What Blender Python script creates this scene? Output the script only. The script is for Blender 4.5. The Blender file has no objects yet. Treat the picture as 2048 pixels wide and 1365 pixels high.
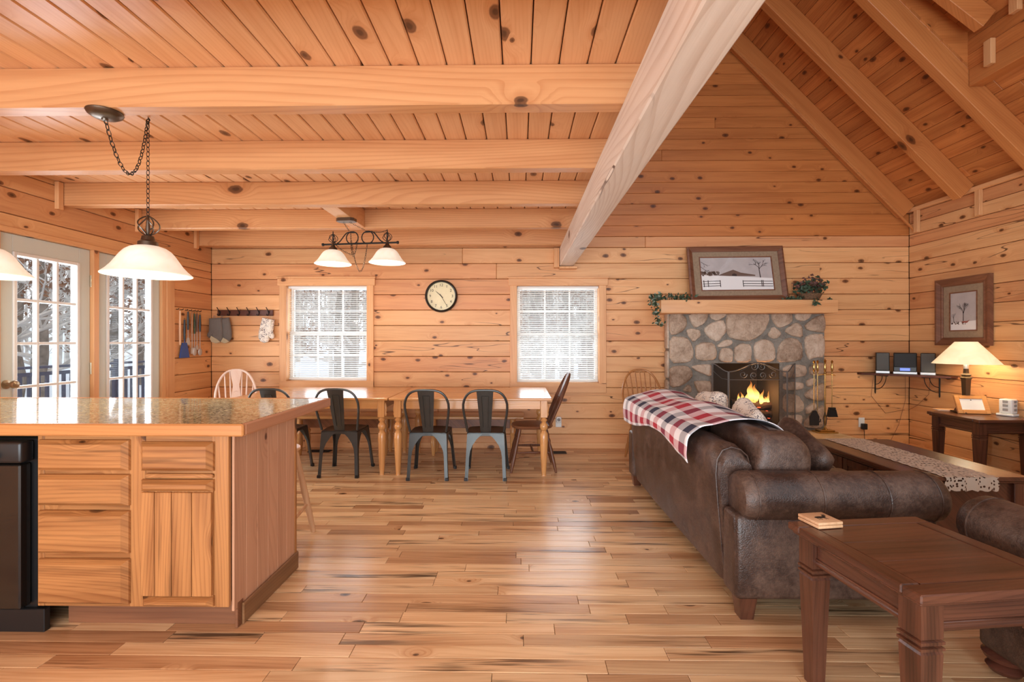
import bpy, bmesh, math, random
from math import sin, cos, pi, sqrt, radians, atan2
from mathutils import Vector, Matrix, noise
random.seed(7)
R = random.Random(11)
scene = bpy.context.scene
COL = scene.collection

# ---------------------------------------------------------------- camera, sky, lights, exposure
F, YAW, EYE = 950.0, 0.0147, 1.315
cam = bpy.data.cameras.new('camera'); camo = bpy.data.objects.new('camera', cam); COL.objects.link(camo)
camo.location = (0, 0, EYE); camo.rotation_euler = (pi / 2, 0, YAW)
cam.sensor_width = 36.0; cam.lens = F / 2048 * 36; cam.clip_start = 0.05; cam.clip_end = 300
scene.camera = camo
vs = scene.view_settings
vs.view_transform = 'Standard'; vs.look = 'None'; vs.exposure = 0.24; vs.gamma = 1.0; vs.use_curve_mapping = False
w = bpy.data.worlds.new('overcast_sky'); scene.world = w; w.use_nodes = True
bg = w.node_tree.nodes['Background']; bg.inputs[0].default_value = (0.86, 0.93, 1.0, 1); bg.inputs[1].default_value = 1.3

def area(name, loc, rot, sx, sy, power, col=(1, 1, 1), spread=pi):
    l = bpy.data.lights.new(name, 'AREA'); l.shape = 'RECTANGLE'; l.size = sx; l.size_y = sy; l.energy = power; l.color = col; l.spread = spread
    o = bpy.data.objects.new(name, l); COL.objects.link(o); o.location = loc; o.rotation_euler = rot
    return o
# unseen fill lamp added behind the camera, then daylight at doors, windows and dormer
area('rear_fill', (-0.9, -2.6, 1.0), (radians(112), 0, 0), 5.6, 1.7, 262, (0.87, 0.935, 1.0))
area('daylight_french_doors', (-4.35, 4.25, 1.1), (0, radians(-112), 0), 1.9, 1.7, 125, (0.87, 0.935, 1.0))
area('daylight_window_left', (-2.3, 6.25, 1.4), (radians(-104), 0, 0), 0.95, 1.15, 16, (0.87, 0.935, 1.0))
area('daylight_window_right', (0.45, 6.25, 1.4), (radians(-104), 0, 0), 0.95, 1.15, 16, (0.87, 0.935, 1.0))
area('daylight_dormer', (3.9, 2.4, 4.15), (0, radians(75), 0), 0.5, 1.4, 22, (0.84, 0.92, 1.0))

def ray(u, v):
    a = (u - 1024) / F; b = (682.5 - v) / F
    return Vector((cos(YAW) * a - sin(YAW), sin(YAW) * a + cos(YAW), b))
def P(u, v, Y):
    d = ray(u, v); t = Y / d.y
    return Vector((d.x * t, Y, EYE + d.z * t))
def PX(u, v, X):
    d = ray(u, v); t = X / d.x
    return Vector((X, d.y * t, EYE + d.z * t))
def PZ(u, v, Z):
    d = ray(u, v); t = (Z - EYE) / d.z
    return Vector((d.x * t, d.y * t, Z))

# ---------------------------------------------------------------- mesh builder
class MB:
    def __init__(s): s.v = []; s.f = []; s.tone = None; s.uv = None
    def add(s, v, f):
        n = len(s.v); s.v += [tuple(p) for p in v]; s.f += [tuple(i + n for i in q) for q in f]; return s
    def box(s, x0, y0, z0, x1, y1, z1, b=0.0):
        x0, x1 = sorted((x0, x1)); y0, y1 = sorted((y0, y1)); z0, z1 = sorted((z0, z1))
        if b <= 0:
            return s.add([(x0,y0,z0),(x1,y0,z0),(x1,y1,z0),(x0,y1,z0),(x0,y0,z1),(x1,y0,z1),(x1,y1,z1),(x0,y1,z1)],
                         [(0,3,2,1),(4,5,6,7),(0,1,5,4),(1,2,6,5),(2,3,7,6),(3,0,4,7)])
        b = min(b, (x1-x0)*.49, (y1-y0)*.49, (z1-z0)*.49)
        V = []; idx = {}
        for i, sx in enumerate((x0, x1)):
            for j, sy in enumerate((y0, y1)):
                for k, sz in enumerate((z0, z1)):
                    bx = sx + (b if i == 0 else -b); by = sy + (b if j == 0 else -b); bz = sz + (b if k == 0 else -b)
                    idx[i,j,k,0] = len(V); V.append((sx, by, bz))
                    idx[i,j,k,1] = len(V); V.append((bx, sy, bz))
                    idx[i,j,k,2] = len(V); V.append((bx, by, sz))
        Fc = []
        c = Vector(((x0+x1)/2, (y0+y1)/2, (z0+z1)/2))
        def face(*ids):
            p = [Vector(V[i]) for i in ids]; n = (p[1]-p[0]).cross(p[2]-p[0])
            m = sum(p, Vector())/len(p)
            Fc.append(ids if n.dot(m-c) > 0 else ids[::-1])
        for i in (0,1):
            face(idx[i,0,0,0], idx[i,1,0,0], idx[i,1,1,0], idx[i,0,1,0])
            face(idx[0,i,0,1], idx[1,i,0,1], idx[1,i,1,1], idx[0,i,1,1])
            face(idx[0,0,i,2], idx[1,0,i,2], idx[1,1,i,2], idx[0,1,i,2])
        for i in (0,1):
            for j in (0,1):
                face(idx[i,j,0,0], idx[i,j,1,0], idx[i,j,1,1], idx[i,j,0,1])
                face(idx[i,0,j,0], idx[i,1,j,0], idx[i,1,j,2], idx[i,0,j,2])
                face(idx[0,i,j,1], idx[1,i,j,1], idx[1,i,j,2], idx[0,i,j,2])
                for k in (0,1): face(idx[i,j,k,0], idx[i,j,k,1], idx[i,j,k,2])
        return s.add(V, Fc)
    def tube(s, pts, r, n=8, closed=False, cap=True):
        pts = [Vector(p) for p in pts]; m = len(pts)
        rs = r if isinstance(r, (list, tuple)) else [r]*m
        up = None; rings = []
        for i, p in enumerate(pts):
            if closed: t = pts[(i+1) % m] - pts[i-1]
            else: t = pts[min(i+1, m-1)] - pts[max(i-1, 0)]
            t = t.normalized() if t.length > 1e-9 else Vector((0,0,1))
            if up is None:
                up = Vector((0,0,1)) if abs(t.z) < .9 else Vector((1,0,0))
            a = (up - t*up.dot(t))
            if a.length < 1e-6: a = t.orthogonal()
            a.normalize(); up = a; b = t.cross(a)
            rings.append([p + (a*cos(2*pi*k/n) + b*sin(2*pi*k/n))*rs[i] for k in range(n)])
        V = [q for g in rings for q in g]; Fc = []
        for i in range(m if closed else m-1):
            for k in range(n):
                i2 = (i+1) % m
                Fc.append((i*n+k, i*n+(k+1)%n, i2*n+(k+1)%n, i2*n+k))
        if cap and not closed:
            Fc.append(tuple(range(n))[::-1]); Fc.append(tuple((m-1)*n+k for k in range(n)))
        return s.add(V, Fc)
    def lathe(s, prof, n=20, c=(0,0,0), cap=True):
        V = []; Fc = []; m = len(prof)
        for r_, z in prof:
            for k in range(n): V.append((c[0]+r_*cos(2*pi*k/n), c[1]+r_*sin(2*pi*k/n), c[2]+z))
        for i in range(m-1):
            for k in range(n): Fc.append((i*n+k, i*n+(k+1)%n, (i+1)*n+(k+1)%n, (i+1)*n+k))
        if cap:
            Fc.append(tuple(range(n))[::-1]); Fc.append(tuple((m-1)*n+k for k in range(n)))
        return s.add(V, Fc)
    def prism(s, poly, d0, d1, ax='y'):
        # poly in the two other axes (in xyz order), extruded d0..d1
        n = len(poly)
        def pt(p, d):
            if ax == 'y': return (p[0], d, p[1])
            if ax == 'x': return (d, p[0], p[1])
            return (p[0], p[1], d)
        V = [pt(p, d0) for p in poly] + [pt(p, d1) for p in poly]
        Fc = [tuple(range(n)), tuple(range(2*n-1, n-1, -1))] + [(i, i+n, (i+1)%n+n, (i+1)%n) for i in range(n)]
        return s.add(V, Fc)
    def super(s, c, a, e1=.4, e2=.4, n=24, m=14, fn=None):
        V = []; Fc = []
        def sp(x, e): return math.copysign(abs(x)**e, x)
        for i in range(m+1):
            ph = -pi/2 + pi*i/m
            for k in range(n):
                th = 2*pi*k/n
                p = Vector((a[0]*sp(cos(ph), e1)*sp(cos(th), e2), a[1]*sp(cos(ph), e1)*sp(sin(th), e2), a[2]*sp(sin(ph), e1)))
                if fn: p = fn(p)
                V.append(p + Vector(c))
        for i in range(m):
            for k in range(n): Fc.append((i*n+k, i*n+(k+1)%n, (i+1)*n+(k+1)%n, (i+1)*n+k))
        return s.add(V, Fc)
    def grid(s, fn, nu, nv, uv=False):
        V = []; Fc = []; U = []
        for j in range(nv+1):
            for i in range(nu+1):
                V.append(fn(i/nu, j/nv)); U.append((i/nu, j/nv))
        for j in range(nv):
            for i in range(nu):
                a = j*(nu+1)+i; Fc.append((a, a+1, a+nu+2, a+nu+1))
        if uv: s.uv = (s.uv or []) + U
        return s.add(V, Fc)
    def xf(s, M, start=0):
        for i in range(start, len(s.v)): s.v[i] = tuple(M @ Vector(s.v[i]))
        return s
    def build(s, name, mat, parent=None, smooth=False, loc=None, angle=40, fix=False):
        me = bpy.data.meshes.new(name); me.from_pydata(s.v, [], s.f)
        if s.uv:
            l = me.uv_layers.new(name='UVMap')
            vi = [0]*len(me.loops); me.loops.foreach_get('vertex_index', vi)
            fl = []
            for i in vi: fl += s.uv[i]
            l.data.foreach_set('uv', fl)
        if s.tone:
            a = me.attributes.new('tone', 'FLOAT', 'POINT'); a.data.foreach_set('value', s.tone)
        me.validate(); 
        if fix:
            bm = bmesh.new(); bm.from_mesh(me); bmesh.ops.recalc_face_normals(bm, faces=bm.faces); bm.to_mesh(me); bm.free()
        if smooth:
            me.polygons.foreach_set('use_smooth', [True]*len(me.polygons))
            try: me.set_sharp_from_angle(angle=radians(angle))
            except Exception: pass
        me.update()
        if mat: me.materials.append(mat)
        o = bpy.data.objects.new(name, me); COL.objects.link(o)
        if parent: o.parent = parent
        if loc: o.location = loc
        return o

def rbox(mb, x0, y0, z0, x1, y1, z1, r, seg=3, fn=None, sub=0):
    bm = bmesh.new(); bmesh.ops.create_cube(bm, size=1)
    for v in bm.verts: v.co = Vector(((x0+x1)/2 + v.co.x*(x1-x0), (y0+y1)/2 + v.co.y*(y1-y0), (z0+z1)/2 + v.co.z*(z1-z0)))
    bmesh.ops.bevel(bm, geom=list(bm.edges), offset=r, segments=seg, profile=.5, affect='EDGES')
    if sub: bmesh.ops.subdivide_edges(bm, edges=[e for e in bm.edges if e.calc_length() > r*1.5], cuts=sub, use_grid_fill=True)
    if fn:
        for v in bm.verts: v.co = fn(v.co.copy())
    bm.verts.index_update()
    mb.add([v.co.copy() for v in bm.verts], [[v.index for v in f.verts] for f in bm.faces]); bm.free()
    return mb

def thing(name, label, cat, loc=(0,0,0), rz=0.0, group=None):
    o = bpy.data.objects.new(name, None); COL.objects.link(o); o.empty_display_size = .1
    o.location = loc; o.rotation_euler = (0, 0, rz); o['label'] = label; o['category'] = cat
    if group: o['group'] = group
    return o
def tag(o, label, cat, group=None):
    o['label'] = label; o['category'] = cat
    if group: o['group'] = group
    return o
def struct(o, label=None):
    o['kind'] = 'structure'
    if label: o['label'] = label
    return o
def sempty(name, label=None, loc=(0,0,0)):
    o = bpy.data.objects.new(name, None); COL.objects.link(o); o.location = loc; return struct(o, label)
def dup(root, loc, rz=0.0, label=None, group=None, scale=None):
    r = root.copy(); COL.objects.link(r); r.location = loc; r.rotation_euler = (0, 0, rz)
    if label: r['label'] = label
    if group: r['group'] = group
    if scale: r.scale = (scale,)*3
    for ch in list(root.children):
        c = ch.copy(); COL.objects.link(c); c.parent = r
        for g in list(ch.children):
            d = g.copy(); COL.objects.link(d); d.parent = c
    return r

# ---------------------------------------------------------------- materials
def srgb(r, g, b):
    def f(c):
        c /= 255.0
        return c/12.92 if c <= .04045 else ((c+.055)/1.055)**2.4
    return (f(r), f(g), f(b), 1)
def newmat(name):
    m = bpy.data.materials.new(name); m.use_nodes = True
    nt = m.node_tree; b = nt.nodes['Principled BSDF']
    return m, nt, b
class N:
    """tiny node helper"""
    def __init__(s, nt): s.nt = nt
    def n(s, t, **k):
        o = s.nt.nodes.new(t)
        for a, v in k.items(): setattr(o, a, v)
        return o
    def put(s, sock, v):
        if hasattr(v, 'is_linked') or isinstance(v, bpy.types.NodeSocket): s.nt.links.new(v, sock)
        else: sock.default_value = v
    def math(s, op, a, b=0.0, c=None, clamp=False):
        o = s.n('ShaderNodeMath', operation=op, use_clamp=clamp); s.put(o.inputs[0], a); s.put(o.inputs[1], b)
        if c is not None: s.put(o.inputs[2], c)
        return o.outputs[0]
    def mix(s, fac, a, b, mode='MIX'):
        o = s.n('ShaderNodeMix', data_type='RGBA', blend_type=mode); s.put(o.inputs[0], fac); s.put(o.inputs[6], a); s.put(o.inputs[7], b)
        return o.outputs[2]
    def comb(s, x, y, z):
        o = s.n('ShaderNodeCombineXYZ'); s.put(o.inputs[0], x); s.put(o.inputs[1], y); s.put(o.inputs[2], z); return o.outputs[0]
    def noise(s, vec, scale=1.0, detail=2.0, rough=.5, dist=0.0):
        o = s.n('ShaderNodeTexNoise'); s.put(o.inputs['Vector'], vec); o.inputs['Scale'].default_value = scale
        o.inputs['Detail'].default_value = detail; o.inputs['Roughness'].default_value = rough; o.inputs['Distortion'].default_value = dist
        return o.outputs['Fac']
    def ramp(s, fac, stops, interp='LINEAR'):
        o = s.n('ShaderNodeValToRGB'); s.put(o.inputs[0], fac); cr = o.color_ramp; cr.interpolation = interp
        while len(cr.elements) < len(stops): cr.elements.new(.5)
        for e, (p, c) in zip(cr.elements, stops): e.position = p; e.color = c
        return o.outputs[0]
    def mr(s, v, a, b, c=0.0, d=1.0, smooth=True):
        o = s.n('ShaderNodeMapRange', interpolation_type='SMOOTHSTEP' if smooth else 'LINEAR'); s.put(o.inputs[0], v)
        for i, q in enumerate((a, b, c, d)): o.inputs[i+1].default_value = q
        return o.outputs[0]
    def bump(s, h, strength, dist=.01):
        o = s.n('ShaderNodeBump'); o.inputs['Strength'].default_value = strength; o.inputs['Distance'].default_value = dist; s.put(o.inputs['Height'], h)
        return o.outputs[0]

def plain(name, col, rough=.5, metal=0.0, spec=.5, var=0.0, vscale=8.0, bump=0.0, bscale=200.0, emit=None, estr=0.0, coat=0.0):
    m, nt, b = newmat(name); h = N(nt)
    b.inputs['Roughness'].default_value = rough; b.inputs['Metallic'].default_value = metal; b.inputs['Specular IOR Level'].default_value = spec
    b.inputs['Coat Weight'].default_value = coat
    tc = h.n('ShaderNodeTexCoord').outputs['Object']
    if var > 0:
        f = h.noise(tc, vscale, 3.0)
        lo = tuple(c*(1-var) for c in col[:3])+(1,); hi = tuple(min(1, c*(1+var)) for c in col[:3])+(1,)
        h.put(b.inputs['Base Color'], h.ramp(f, [(.3, lo), (.7, hi)]))
    else: b.inputs['Base Color'].default_value = col
    if bump > 0: h.put(b.inputs['Normal'], h.bump(h.noise(tc, bscale, 2.0), bump))
    if emit: b.inputs['Emission Color'].default_value = emit; b.inputs['Emission Strength'].default_value = estr
    return m

def wood(name, light, dark, along='x', knot=.0, kscale=3.2, knotcol=(88, 42, 18), streak=.35, ring=.22, gscale=1.0, rough=.4, var=.12, spec=.4, warm=None, coat=0.0, crack=0.0, bump=.12, dstreak=0.0):
    """procedural timber: stretched grain, ring lines, knots that bend the grain; every piece of a shared material is offset and toned by its own random value"""
    m, nt, b = newmat(name); h = N(nt)
    b.inputs['Roughness'].default_value = rough; b.inputs['Specular IOR Level'].default_value = spec; b.inputs['Coat Weight'].default_value = coat; b.inputs['Coat Roughness'].default_value = .15
    tc = h.n('ShaderNodeTexCoord').outputs['Object']
    sx = h.n('ShaderNodeSeparateXYZ'); h.put(sx.inputs[0], tc)
    ax = {'x': (0,1,2), 'y': (1,0,2), 'z': (2,0,1)}[along]
    rnd = h.n('ShaderNodeObjectInfo').outputs['Random']
    at = h.n('ShaderNodeAttribute', attribute_name='tone').outputs['Fac']
    r = h.math('FRACT', h.math('ADD', rnd, at))
    A = h.math('MULTIPLY_ADD', r, 61.0, sx.outputs[ax[0]])
    BC = h.math('ADD', sx.outputs[ax[1]], sx.outputs[ax[2]])
    B = h.math('MULTIPLY_ADD', r, 37.0, BC)
    warp = 0.0; kmask = None
    if knot > 0:
        vo = h.n('ShaderNodeTexVoronoi', voronoi_dimensions='2D', feature='F1'); vo.inputs['Scale'].default_value = 1.0
        wob = h.noise(h.comb(h.math('MULTIPLY', A, 16.0), h.math('MULTIPLY', B, 22.0), 0.0), 1.0, 1.0)
        wv = h.math('MULTIPLY', h.math('SUBTRACT', wob, .5), .05)
        h.put(vo.inputs['Vector'], h.comb(h.math('MULTIPLY_ADD', A, kscale*.62, wv), h.math('MULTIPLY_ADD', B, kscale*1.05, wv), 0.0))
        sc = h.n('ShaderNodeSeparateColor'); h.put(sc.inputs[0], vo.outputs['Color'])
        on = h.math('LESS_THAN', sc.outputs[0], knot)
        size = h.math('MULTIPLY_ADD', sc.outputs[1], .085, .04)
        d = h.math('DIVIDE', vo.outputs['Distance'], size)
        kmask = h.math('MULTIPLY', h.mr(d, 1.05, .75), on)
        kring = h.math('MULTIPLY', h.mr(d, 2.4, .9), on)
        core = h.math('MULTIPLY', h.mr(d, .6, .25), on)
        warp = h.math('MULTIPLY', h.mr(vo.outputs['Distance'], .34, .0), on)
    s1 = h.noise(h.comb(h.math('MULTIPLY', A, .9*gscale), h.math('MULTIPLY_ADD', warp, 1.3, h.math('MULTIPLY', B, 13.0*gscale)), 0.0), 1.0, 3.0, .6)
    s2 = h.noise(h.comb(h.math('MULTIPLY', A, 5.0*gscale), h.math('MULTIPLY', B, 190.0*gscale), 3.3), 1.0, 1.0)
    lo = h.noise(h.comb(h.math('MULTIPLY', A, .42*gscale), h.math('MULTIPLY', B, 2.6*gscale), 7.7), 1.0, 1.0)
    ph = h.math('ADD', h.math('MULTIPLY_ADD', warp, 3.0, h.math('MULTIPLY', B, 46.0*gscale)), h.math('MULTIPLY', lo, 20.0))
    fr = h.math('FRACT', ph)
    rg = h.math('MULTIPLY', h.mr(fr, .45, .96), h.mr(fr, 1.0, .96))
    f = h.math('MULTIPLY', h.mr(s1, .35, .75), streak*1.3)
    f = h.math('MULTIPLY_ADD', rg, ring, f)
    f = h.math('MULTIPLY_ADD', h.math('SUBTRACT', s2, .5), .35*(streak+.2), f, clamp=True)
    col = h.mix(f, srgb(*light), srgb(*dark))
    if dstreak > 0:
        ds = h.noise(h.comb(h.math('MULTIPLY', A, 1.3), h.math('MULTIPLY', B, 26.0), 5.5), 1.0, 3.0, .65)
        cl = h.mr(h.noise(h.comb(h.math('MULTIPLY', A, .8), h.math('MULTIPLY', B, 5.0), 2.2), 1.0, 1.0), .42, .62)
        col = h.mix(h.math('MULTIPLY', h.math('MULTIPLY', h.mr(ds, .5, .66), cl), dstreak), col, srgb(*(int(c*.42) for c in dark)))
    if warm: col = h.mix(h.math('MULTIPLY', h.mr(r, .5, 1.0), .85), col, h.mix(f, srgb(*warm[0]), srgb(*warm[1])))
    r2 = h.math('FRACT', h.math('MULTIPLY', r, 7.31))
    hs = h.n('ShaderNodeHueSaturation'); h.put(hs.inputs['Value'], h.math('MULTIPLY_ADD', r2, 2*var, 1-var)); h.put(hs.inputs['Color'], col)
    col = hs.outputs[0]
    if kmask is not None:
        col = h.mix(h.math('MULTIPLY', kring, .35), col, srgb(*dark))
        col = h.mix(h.math('MULTIPLY', kmask, .78), col, srgb(*knotcol))
        col = h.mix(h.math('MULTIPLY', core, .6), col, srgb(*(int(c*.55) for c in knotcol)))
    if crack > 0:
        cn = h.noise(h.comb(h.math('MULTIPLY', A, .55), h.math('MULTIPLY', B, 7.0), 1.1), 1.0, 2.0, .5)
        cm = h.math('MULTIPLY', h.mr(h.math('ABSOLUTE', h.math('SUBTRACT', cn, .5)), .006, .002), h.mr(h.noise(h.comb(h.math('MULTIPLY', A, 1.1), h.math('MULTIPLY', B, 4.0), 9.0), 1.0, 1.0), .5, .6))
        col = h.mix(h.math('MULTIPLY', cm, crack), col, srgb(70, 36, 18))
    h.put(b.inputs['Base Color'], col)
    if bump > 0: h.put(b.inputs['Normal'], h.bump(h.math('MULTIPLY_ADD', rg, -.5, s2), bump, .002))
    return m

LG = dict(knot=.6, crack=.85, rough=.42, kscale=4.6)
M = {}
LOGC = ((232, 178, 124), (198, 126, 72)); GABC = ((202, 128, 70), (160, 88, 42))
for a in 'xy': M['log_'+a] = wood('pine_log_'+a, *LOGC, along=a, var=.09, streak=.35, ring=.12, warm=((216, 152, 102), (178, 102, 62)), **LG)
M['gable'] = wood('pine_gable_board', *GABC, along='x', knot=.55, kscale=4.6, var=.09, streak=.4, ring=.15, rough=.4)  # gable colour darkened to stand in for weaker light under the roof
M['roof'] = wood('pine_roof_board', (204, 130, 72), (152, 80, 38), along='y', knot=.5, kscale=4.4, var=.14, streak=.45, ring=.2, rough=.4)  # roof boards darkened likewise, the dim light put into their colour
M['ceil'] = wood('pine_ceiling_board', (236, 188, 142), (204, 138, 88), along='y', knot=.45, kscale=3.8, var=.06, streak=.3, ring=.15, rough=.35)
M['joist'] = wood('fir_joist', (214, 158, 108), (174, 108, 62), along='x', knot=.25, kscale=2.6, knotcol=(70,36,20), var=.05, streak=.25, ring=.3, gscale=.8, rough=.4)
M['beam'] = wood('pale_fir_beam', (234, 222, 208), (196, 170, 148), along='y', knot=.25, kscale=2.6, var=.02, streak=.35, ring=.35, gscale=.9, crack=.9, rough=.45)
M['raft'] = wood('fir_rafter', (206, 134, 76), (166, 92, 46), along='x', knot=.2, kscale=2.8, var=.05, streak=.3, ring=.2, rough=.4)
M['raft_y'] = wood('fir_header', (206, 134, 76), (166, 92, 46), along='y', knot=.2, kscale=2.8, var=.05, streak=.3, ring=.2, rough=.4)
for a in 'xyz': M['trim_'+a] = wood('pine_trim_'+a, (230, 176, 124), (194, 124, 74), along=a, knot=.3, kscale=3.8, var=.06, streak=.3, ring=.18, rough=.4)
M['floor'] = wood('hickory_floor', (232, 198, 154), (192, 140, 94), along='x', knot=.10, kscale=5.0, knotcol=(74,42,24), var=.12, streak=.55, ring=.22, rough=.25, spec=.5, dstreak=.95, warm=((188, 138, 96),(120, 76, 48)), bump=.06)
M['floor_under'] = plain('floor_joint', srgb(62, 36, 20), .8)
M['wall_under'] = plain('dark_joint_wood', srgb(92, 50, 26), .85)
for a in 'xyz': M['hick_'+a] = wood('hickory_cabinet_'+a, (184, 126, 74), (122, 70, 34), along=a, knot=.35, kscale=4.6, knotcol=(58,30,16), var=.07, streak=.5, ring=.3, rough=.38, dstreak=.4)
M['panel'] = wood('aged_hickory_panel', (206, 156, 122), (172, 120, 88), along='z', knot=.06, kscale=4, var=.05, streak=.35, ring=.25, rough=.5)
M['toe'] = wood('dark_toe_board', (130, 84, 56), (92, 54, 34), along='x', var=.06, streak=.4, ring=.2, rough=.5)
M['basey'] = wood('worn_base_board', (146, 106, 70), (104, 70, 44), along='y', var=.06, streak=.5, ring=.2, rough=.5)
M['edge'] = wood('oak_edge', (198, 136, 80), (158, 94, 48), along='x', var=.03, streak=.3, ring=.2, rough=.35)
M['edge_y'] = wood('oak_edge_side', (198, 142, 104), (164, 104, 70), along='y', var=.03, streak=.3, ring=.2, rough=.4)
for a in 'xyz': M['maple_'+a] = wood('honey_maple_'+a, (214, 156, 96), (178, 112, 60), along=a, var=.05, streak=.3, ring=.2, rough=.25, spec=.5, coat=.3)
for a in 'xyz': M['mahog_'+a] = wood('dark_mahogany_'+a, (100, 60, 43), (50, 28, 19), along=a, var=.08, streak=.6, ring=.25, rough=.28, spec=.5, coat=.15)
M['dkwood'] = wood('dark_chair_wood', (112, 68, 44), (68, 38, 24), along='z', var=.06, streak=.4, ring=.2, rough=.35)
M['dkseat'] = wood('brown_chair_seat', (142, 92, 62), (92, 54, 34), along='y', var=.06, streak=.4, ring=.3, rough=.32)
M['oakchair'] = wood('oak_chair', (182, 124, 72), (134, 82, 44), along='z', var=.05, streak=.4, ring=.2, rough=.35)
M['palechair'] = wood('pale_chair', (238, 216, 202), (220, 184, 164), along='z', var=.04, streak=.25, ring=.1, rough=.4)
M['stool'] = wood('pale_stool', (224, 180, 138), (190, 136, 94), along='z', var=.04, streak=.3, ring=.15, rough=.4)
M['frame'] = wood('walnut_picture_frame', (132, 86, 62), (88, 50, 34), along='x', var=.05, streak=.5, ring=.3, rough=.35, gscale=2.0)
M['shelf'] = wood('dark_shelf', (96, 54, 40), (60, 30, 22), along='x', var=.05, streak=.4, ring=.2, rough=.35)
M['steel'] = plain('gunmetal_steel', srgb(78, 80, 79), .40, .75, var=.12, vscale=6)
M['iron'] = plain('black_iron', srgb(40, 38, 36), .55, .4)
M['pewter'] = plain('antique_pewter', srgb(104, 92, 80), .35, .9)
M['brass'] = plain('polished_brass', srgb(206, 176, 112), .22, 1.0)
M['white'] = plain('white_paint', srgb(232, 232, 228), .4)
M['doorwhite'] = plain('cream_door_paint', srgb(208, 214, 206), .45)
M['blind'] = plain('blind_vinyl', srgb(236, 236, 232), .45)
M['black'] = plain('black_plastic', srgb(24, 24, 25), .35)
M['blackgloss'] = plain('black_appliance', srgb(30, 25, 22), .14, 0.0, .6)
M['grey'] = plain('grey_plastic', srgb(150, 148, 146), .5)
M['speaker'] = plain('speaker_cloth', srgb(98, 98, 94), .9, bump=.3, bscale=600)
M['silver'] = plain('silver_base', srgb(196, 196, 196), .35, .5)
M['stone'] = None
M['snow'] = plain('snow', srgb(226, 232, 240), .8, var=.04, vscale=.6)
M['bark'] = plain('tree_bark', srgb(128, 118, 108), .9, var=.35, vscale=6, bump=.5, bscale=20)
M['oakleaf'] = plain('dead_oak_leaf', srgb(128, 92, 70), .8, var=.3, vscale=3)
M['rail'] = plain('railing_paint', srgb(62, 66, 84), .5)
M['paper'] = plain('paper', srgb(238, 238, 236), .7)

def m_leather():
    m, nt, b = newmat('worn_brown_leather'); h = N(nt)
    tc = h.n('ShaderNodeTexCoord').outputs['Object']
    n1 = h.noise(tc, 5.0, 4.0, .65); n2 = h.noise(tc, 60.0, 3.0, .6)
    f = h.math('MULTIPLY_ADD', n2, .35, h.math('MULTIPLY', n1, .75))
    h.put(b.inputs['Base Color'], h.ramp(f, [(.34, srgb(42, 29, 24)), (.52, srgb(66, 48, 40)), (.72, srgb(102, 79, 66))]))
    h.put(b.inputs['Roughness'], h.mr(n1, .3, .7, .30, .50)); b.inputs['Specular IOR Level'].default_value = .5
    vo = h.n('ShaderNodeTexVoronoi'); vo.inputs['Scale'].default_value = 160; h.put(vo.inputs['Vector'], tc)
    h.put(b.inputs['Normal'], h.bump(h.math('MULTIPLY_ADD', n1, 2.0, vo.outputs['Distance']), .25, .004))
    return m
M['leather'] = m_leather()
def m_granite():
    m, nt, b = newmat('granite_tile'); h = N(nt)
    tc = h.n('ShaderNodeTexCoord').outputs['Object']
    vo = h.n('ShaderNodeTexVoronoi'); vo.inputs['Scale'].default_value = 110; h.put(vo.inputs['Vector'], tc)
    sc = h.n('ShaderNodeSeparateColor'); h.put(sc.inputs[0], vo.outputs['Color'])
    n = h.noise(tc, 38.0, 3.0); f = h.math('MULTIPLY_ADD', n, .6, h.math('MULTIPLY', sc.outputs[0], .45))
    h.put(b.inputs['Base Color'], h.ramp(f, [(.25, srgb(92, 90, 72)), (.42, srgb(158, 150, 118)), (.58, srgb(198, 188, 150)), (.78, srgb(228, 222, 194))]))
    b.inputs['Roughness'].default_value = .07; b.inputs['Specular IOR Level'].default_value = .5
    return m
M['granite'] = m_granite()
M['grout'] = plain('tile_grout', srgb(206, 196, 164), .6)
M['wrought'] = plain('wrought_screen_iron', srgb(112, 110, 108), .4, .6)
M['nickel'] = plain('antique_nickel', srgb(176, 160, 134), .3, .9)
M['twig'] = plain('frosted_lightened_twig', srgb(196, 188, 180), .9, var=.3, vscale=3)  # snowy tone, lightened further because the twigs stand in shade
def m_stone(name, c1, c2, c3):
    m, nt, b = newmat(name); h = N(nt)
    tc = h.n('ShaderNodeTexCoord').outputs['Object']; rnd = h.n('ShaderNodeObjectInfo').outputs['Random']
    n1 = h.noise(tc, 7.0, 5.0, .65, .4); n2 = h.noise(tc, 45.0, 4.0, .65)
    f = h.math('ADD', h.math('MULTIPLY_ADD', n2, .3, h.math('MULTIPLY', n1, .75)), h.math('MULTIPLY', h.math('SUBTRACT', rnd, .5), .22))
    h.put(b.inputs['Base Color'], h.ramp(f, [(.32, srgb(*c1)), (.52, srgb(*c2)), (.72, srgb(*c3))]))
    b.inputs['Roughness'].default_value = .8; b.inputs['Specular IOR Level'].default_value = .25
    h.put(b.inputs['Normal'], h.bump(h.math('MULTIPLY_ADD', n1, 2.5, n2), .7, .02))
    return m
M['stone'] = m_stone('field_stone', (146, 122, 102), (196, 172, 150), (222, 202, 182))
M['slab'] = m_stone('hearth_slab', (178, 148, 104), (214, 184, 138), (230, 204, 162))
M['mortar'] = m_stone('grey_mortar', (118, 112, 104), (146, 140, 130), (166, 158, 148))
M['soot'] = plain('sooty_firebrick', srgb(34, 28, 24), .9, var=.3, vscale=5)
M['char'] = plain('charred_log', srgb(44, 30, 24), .9, var=.5, vscale=14, bump=.8, bscale=40)
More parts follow.
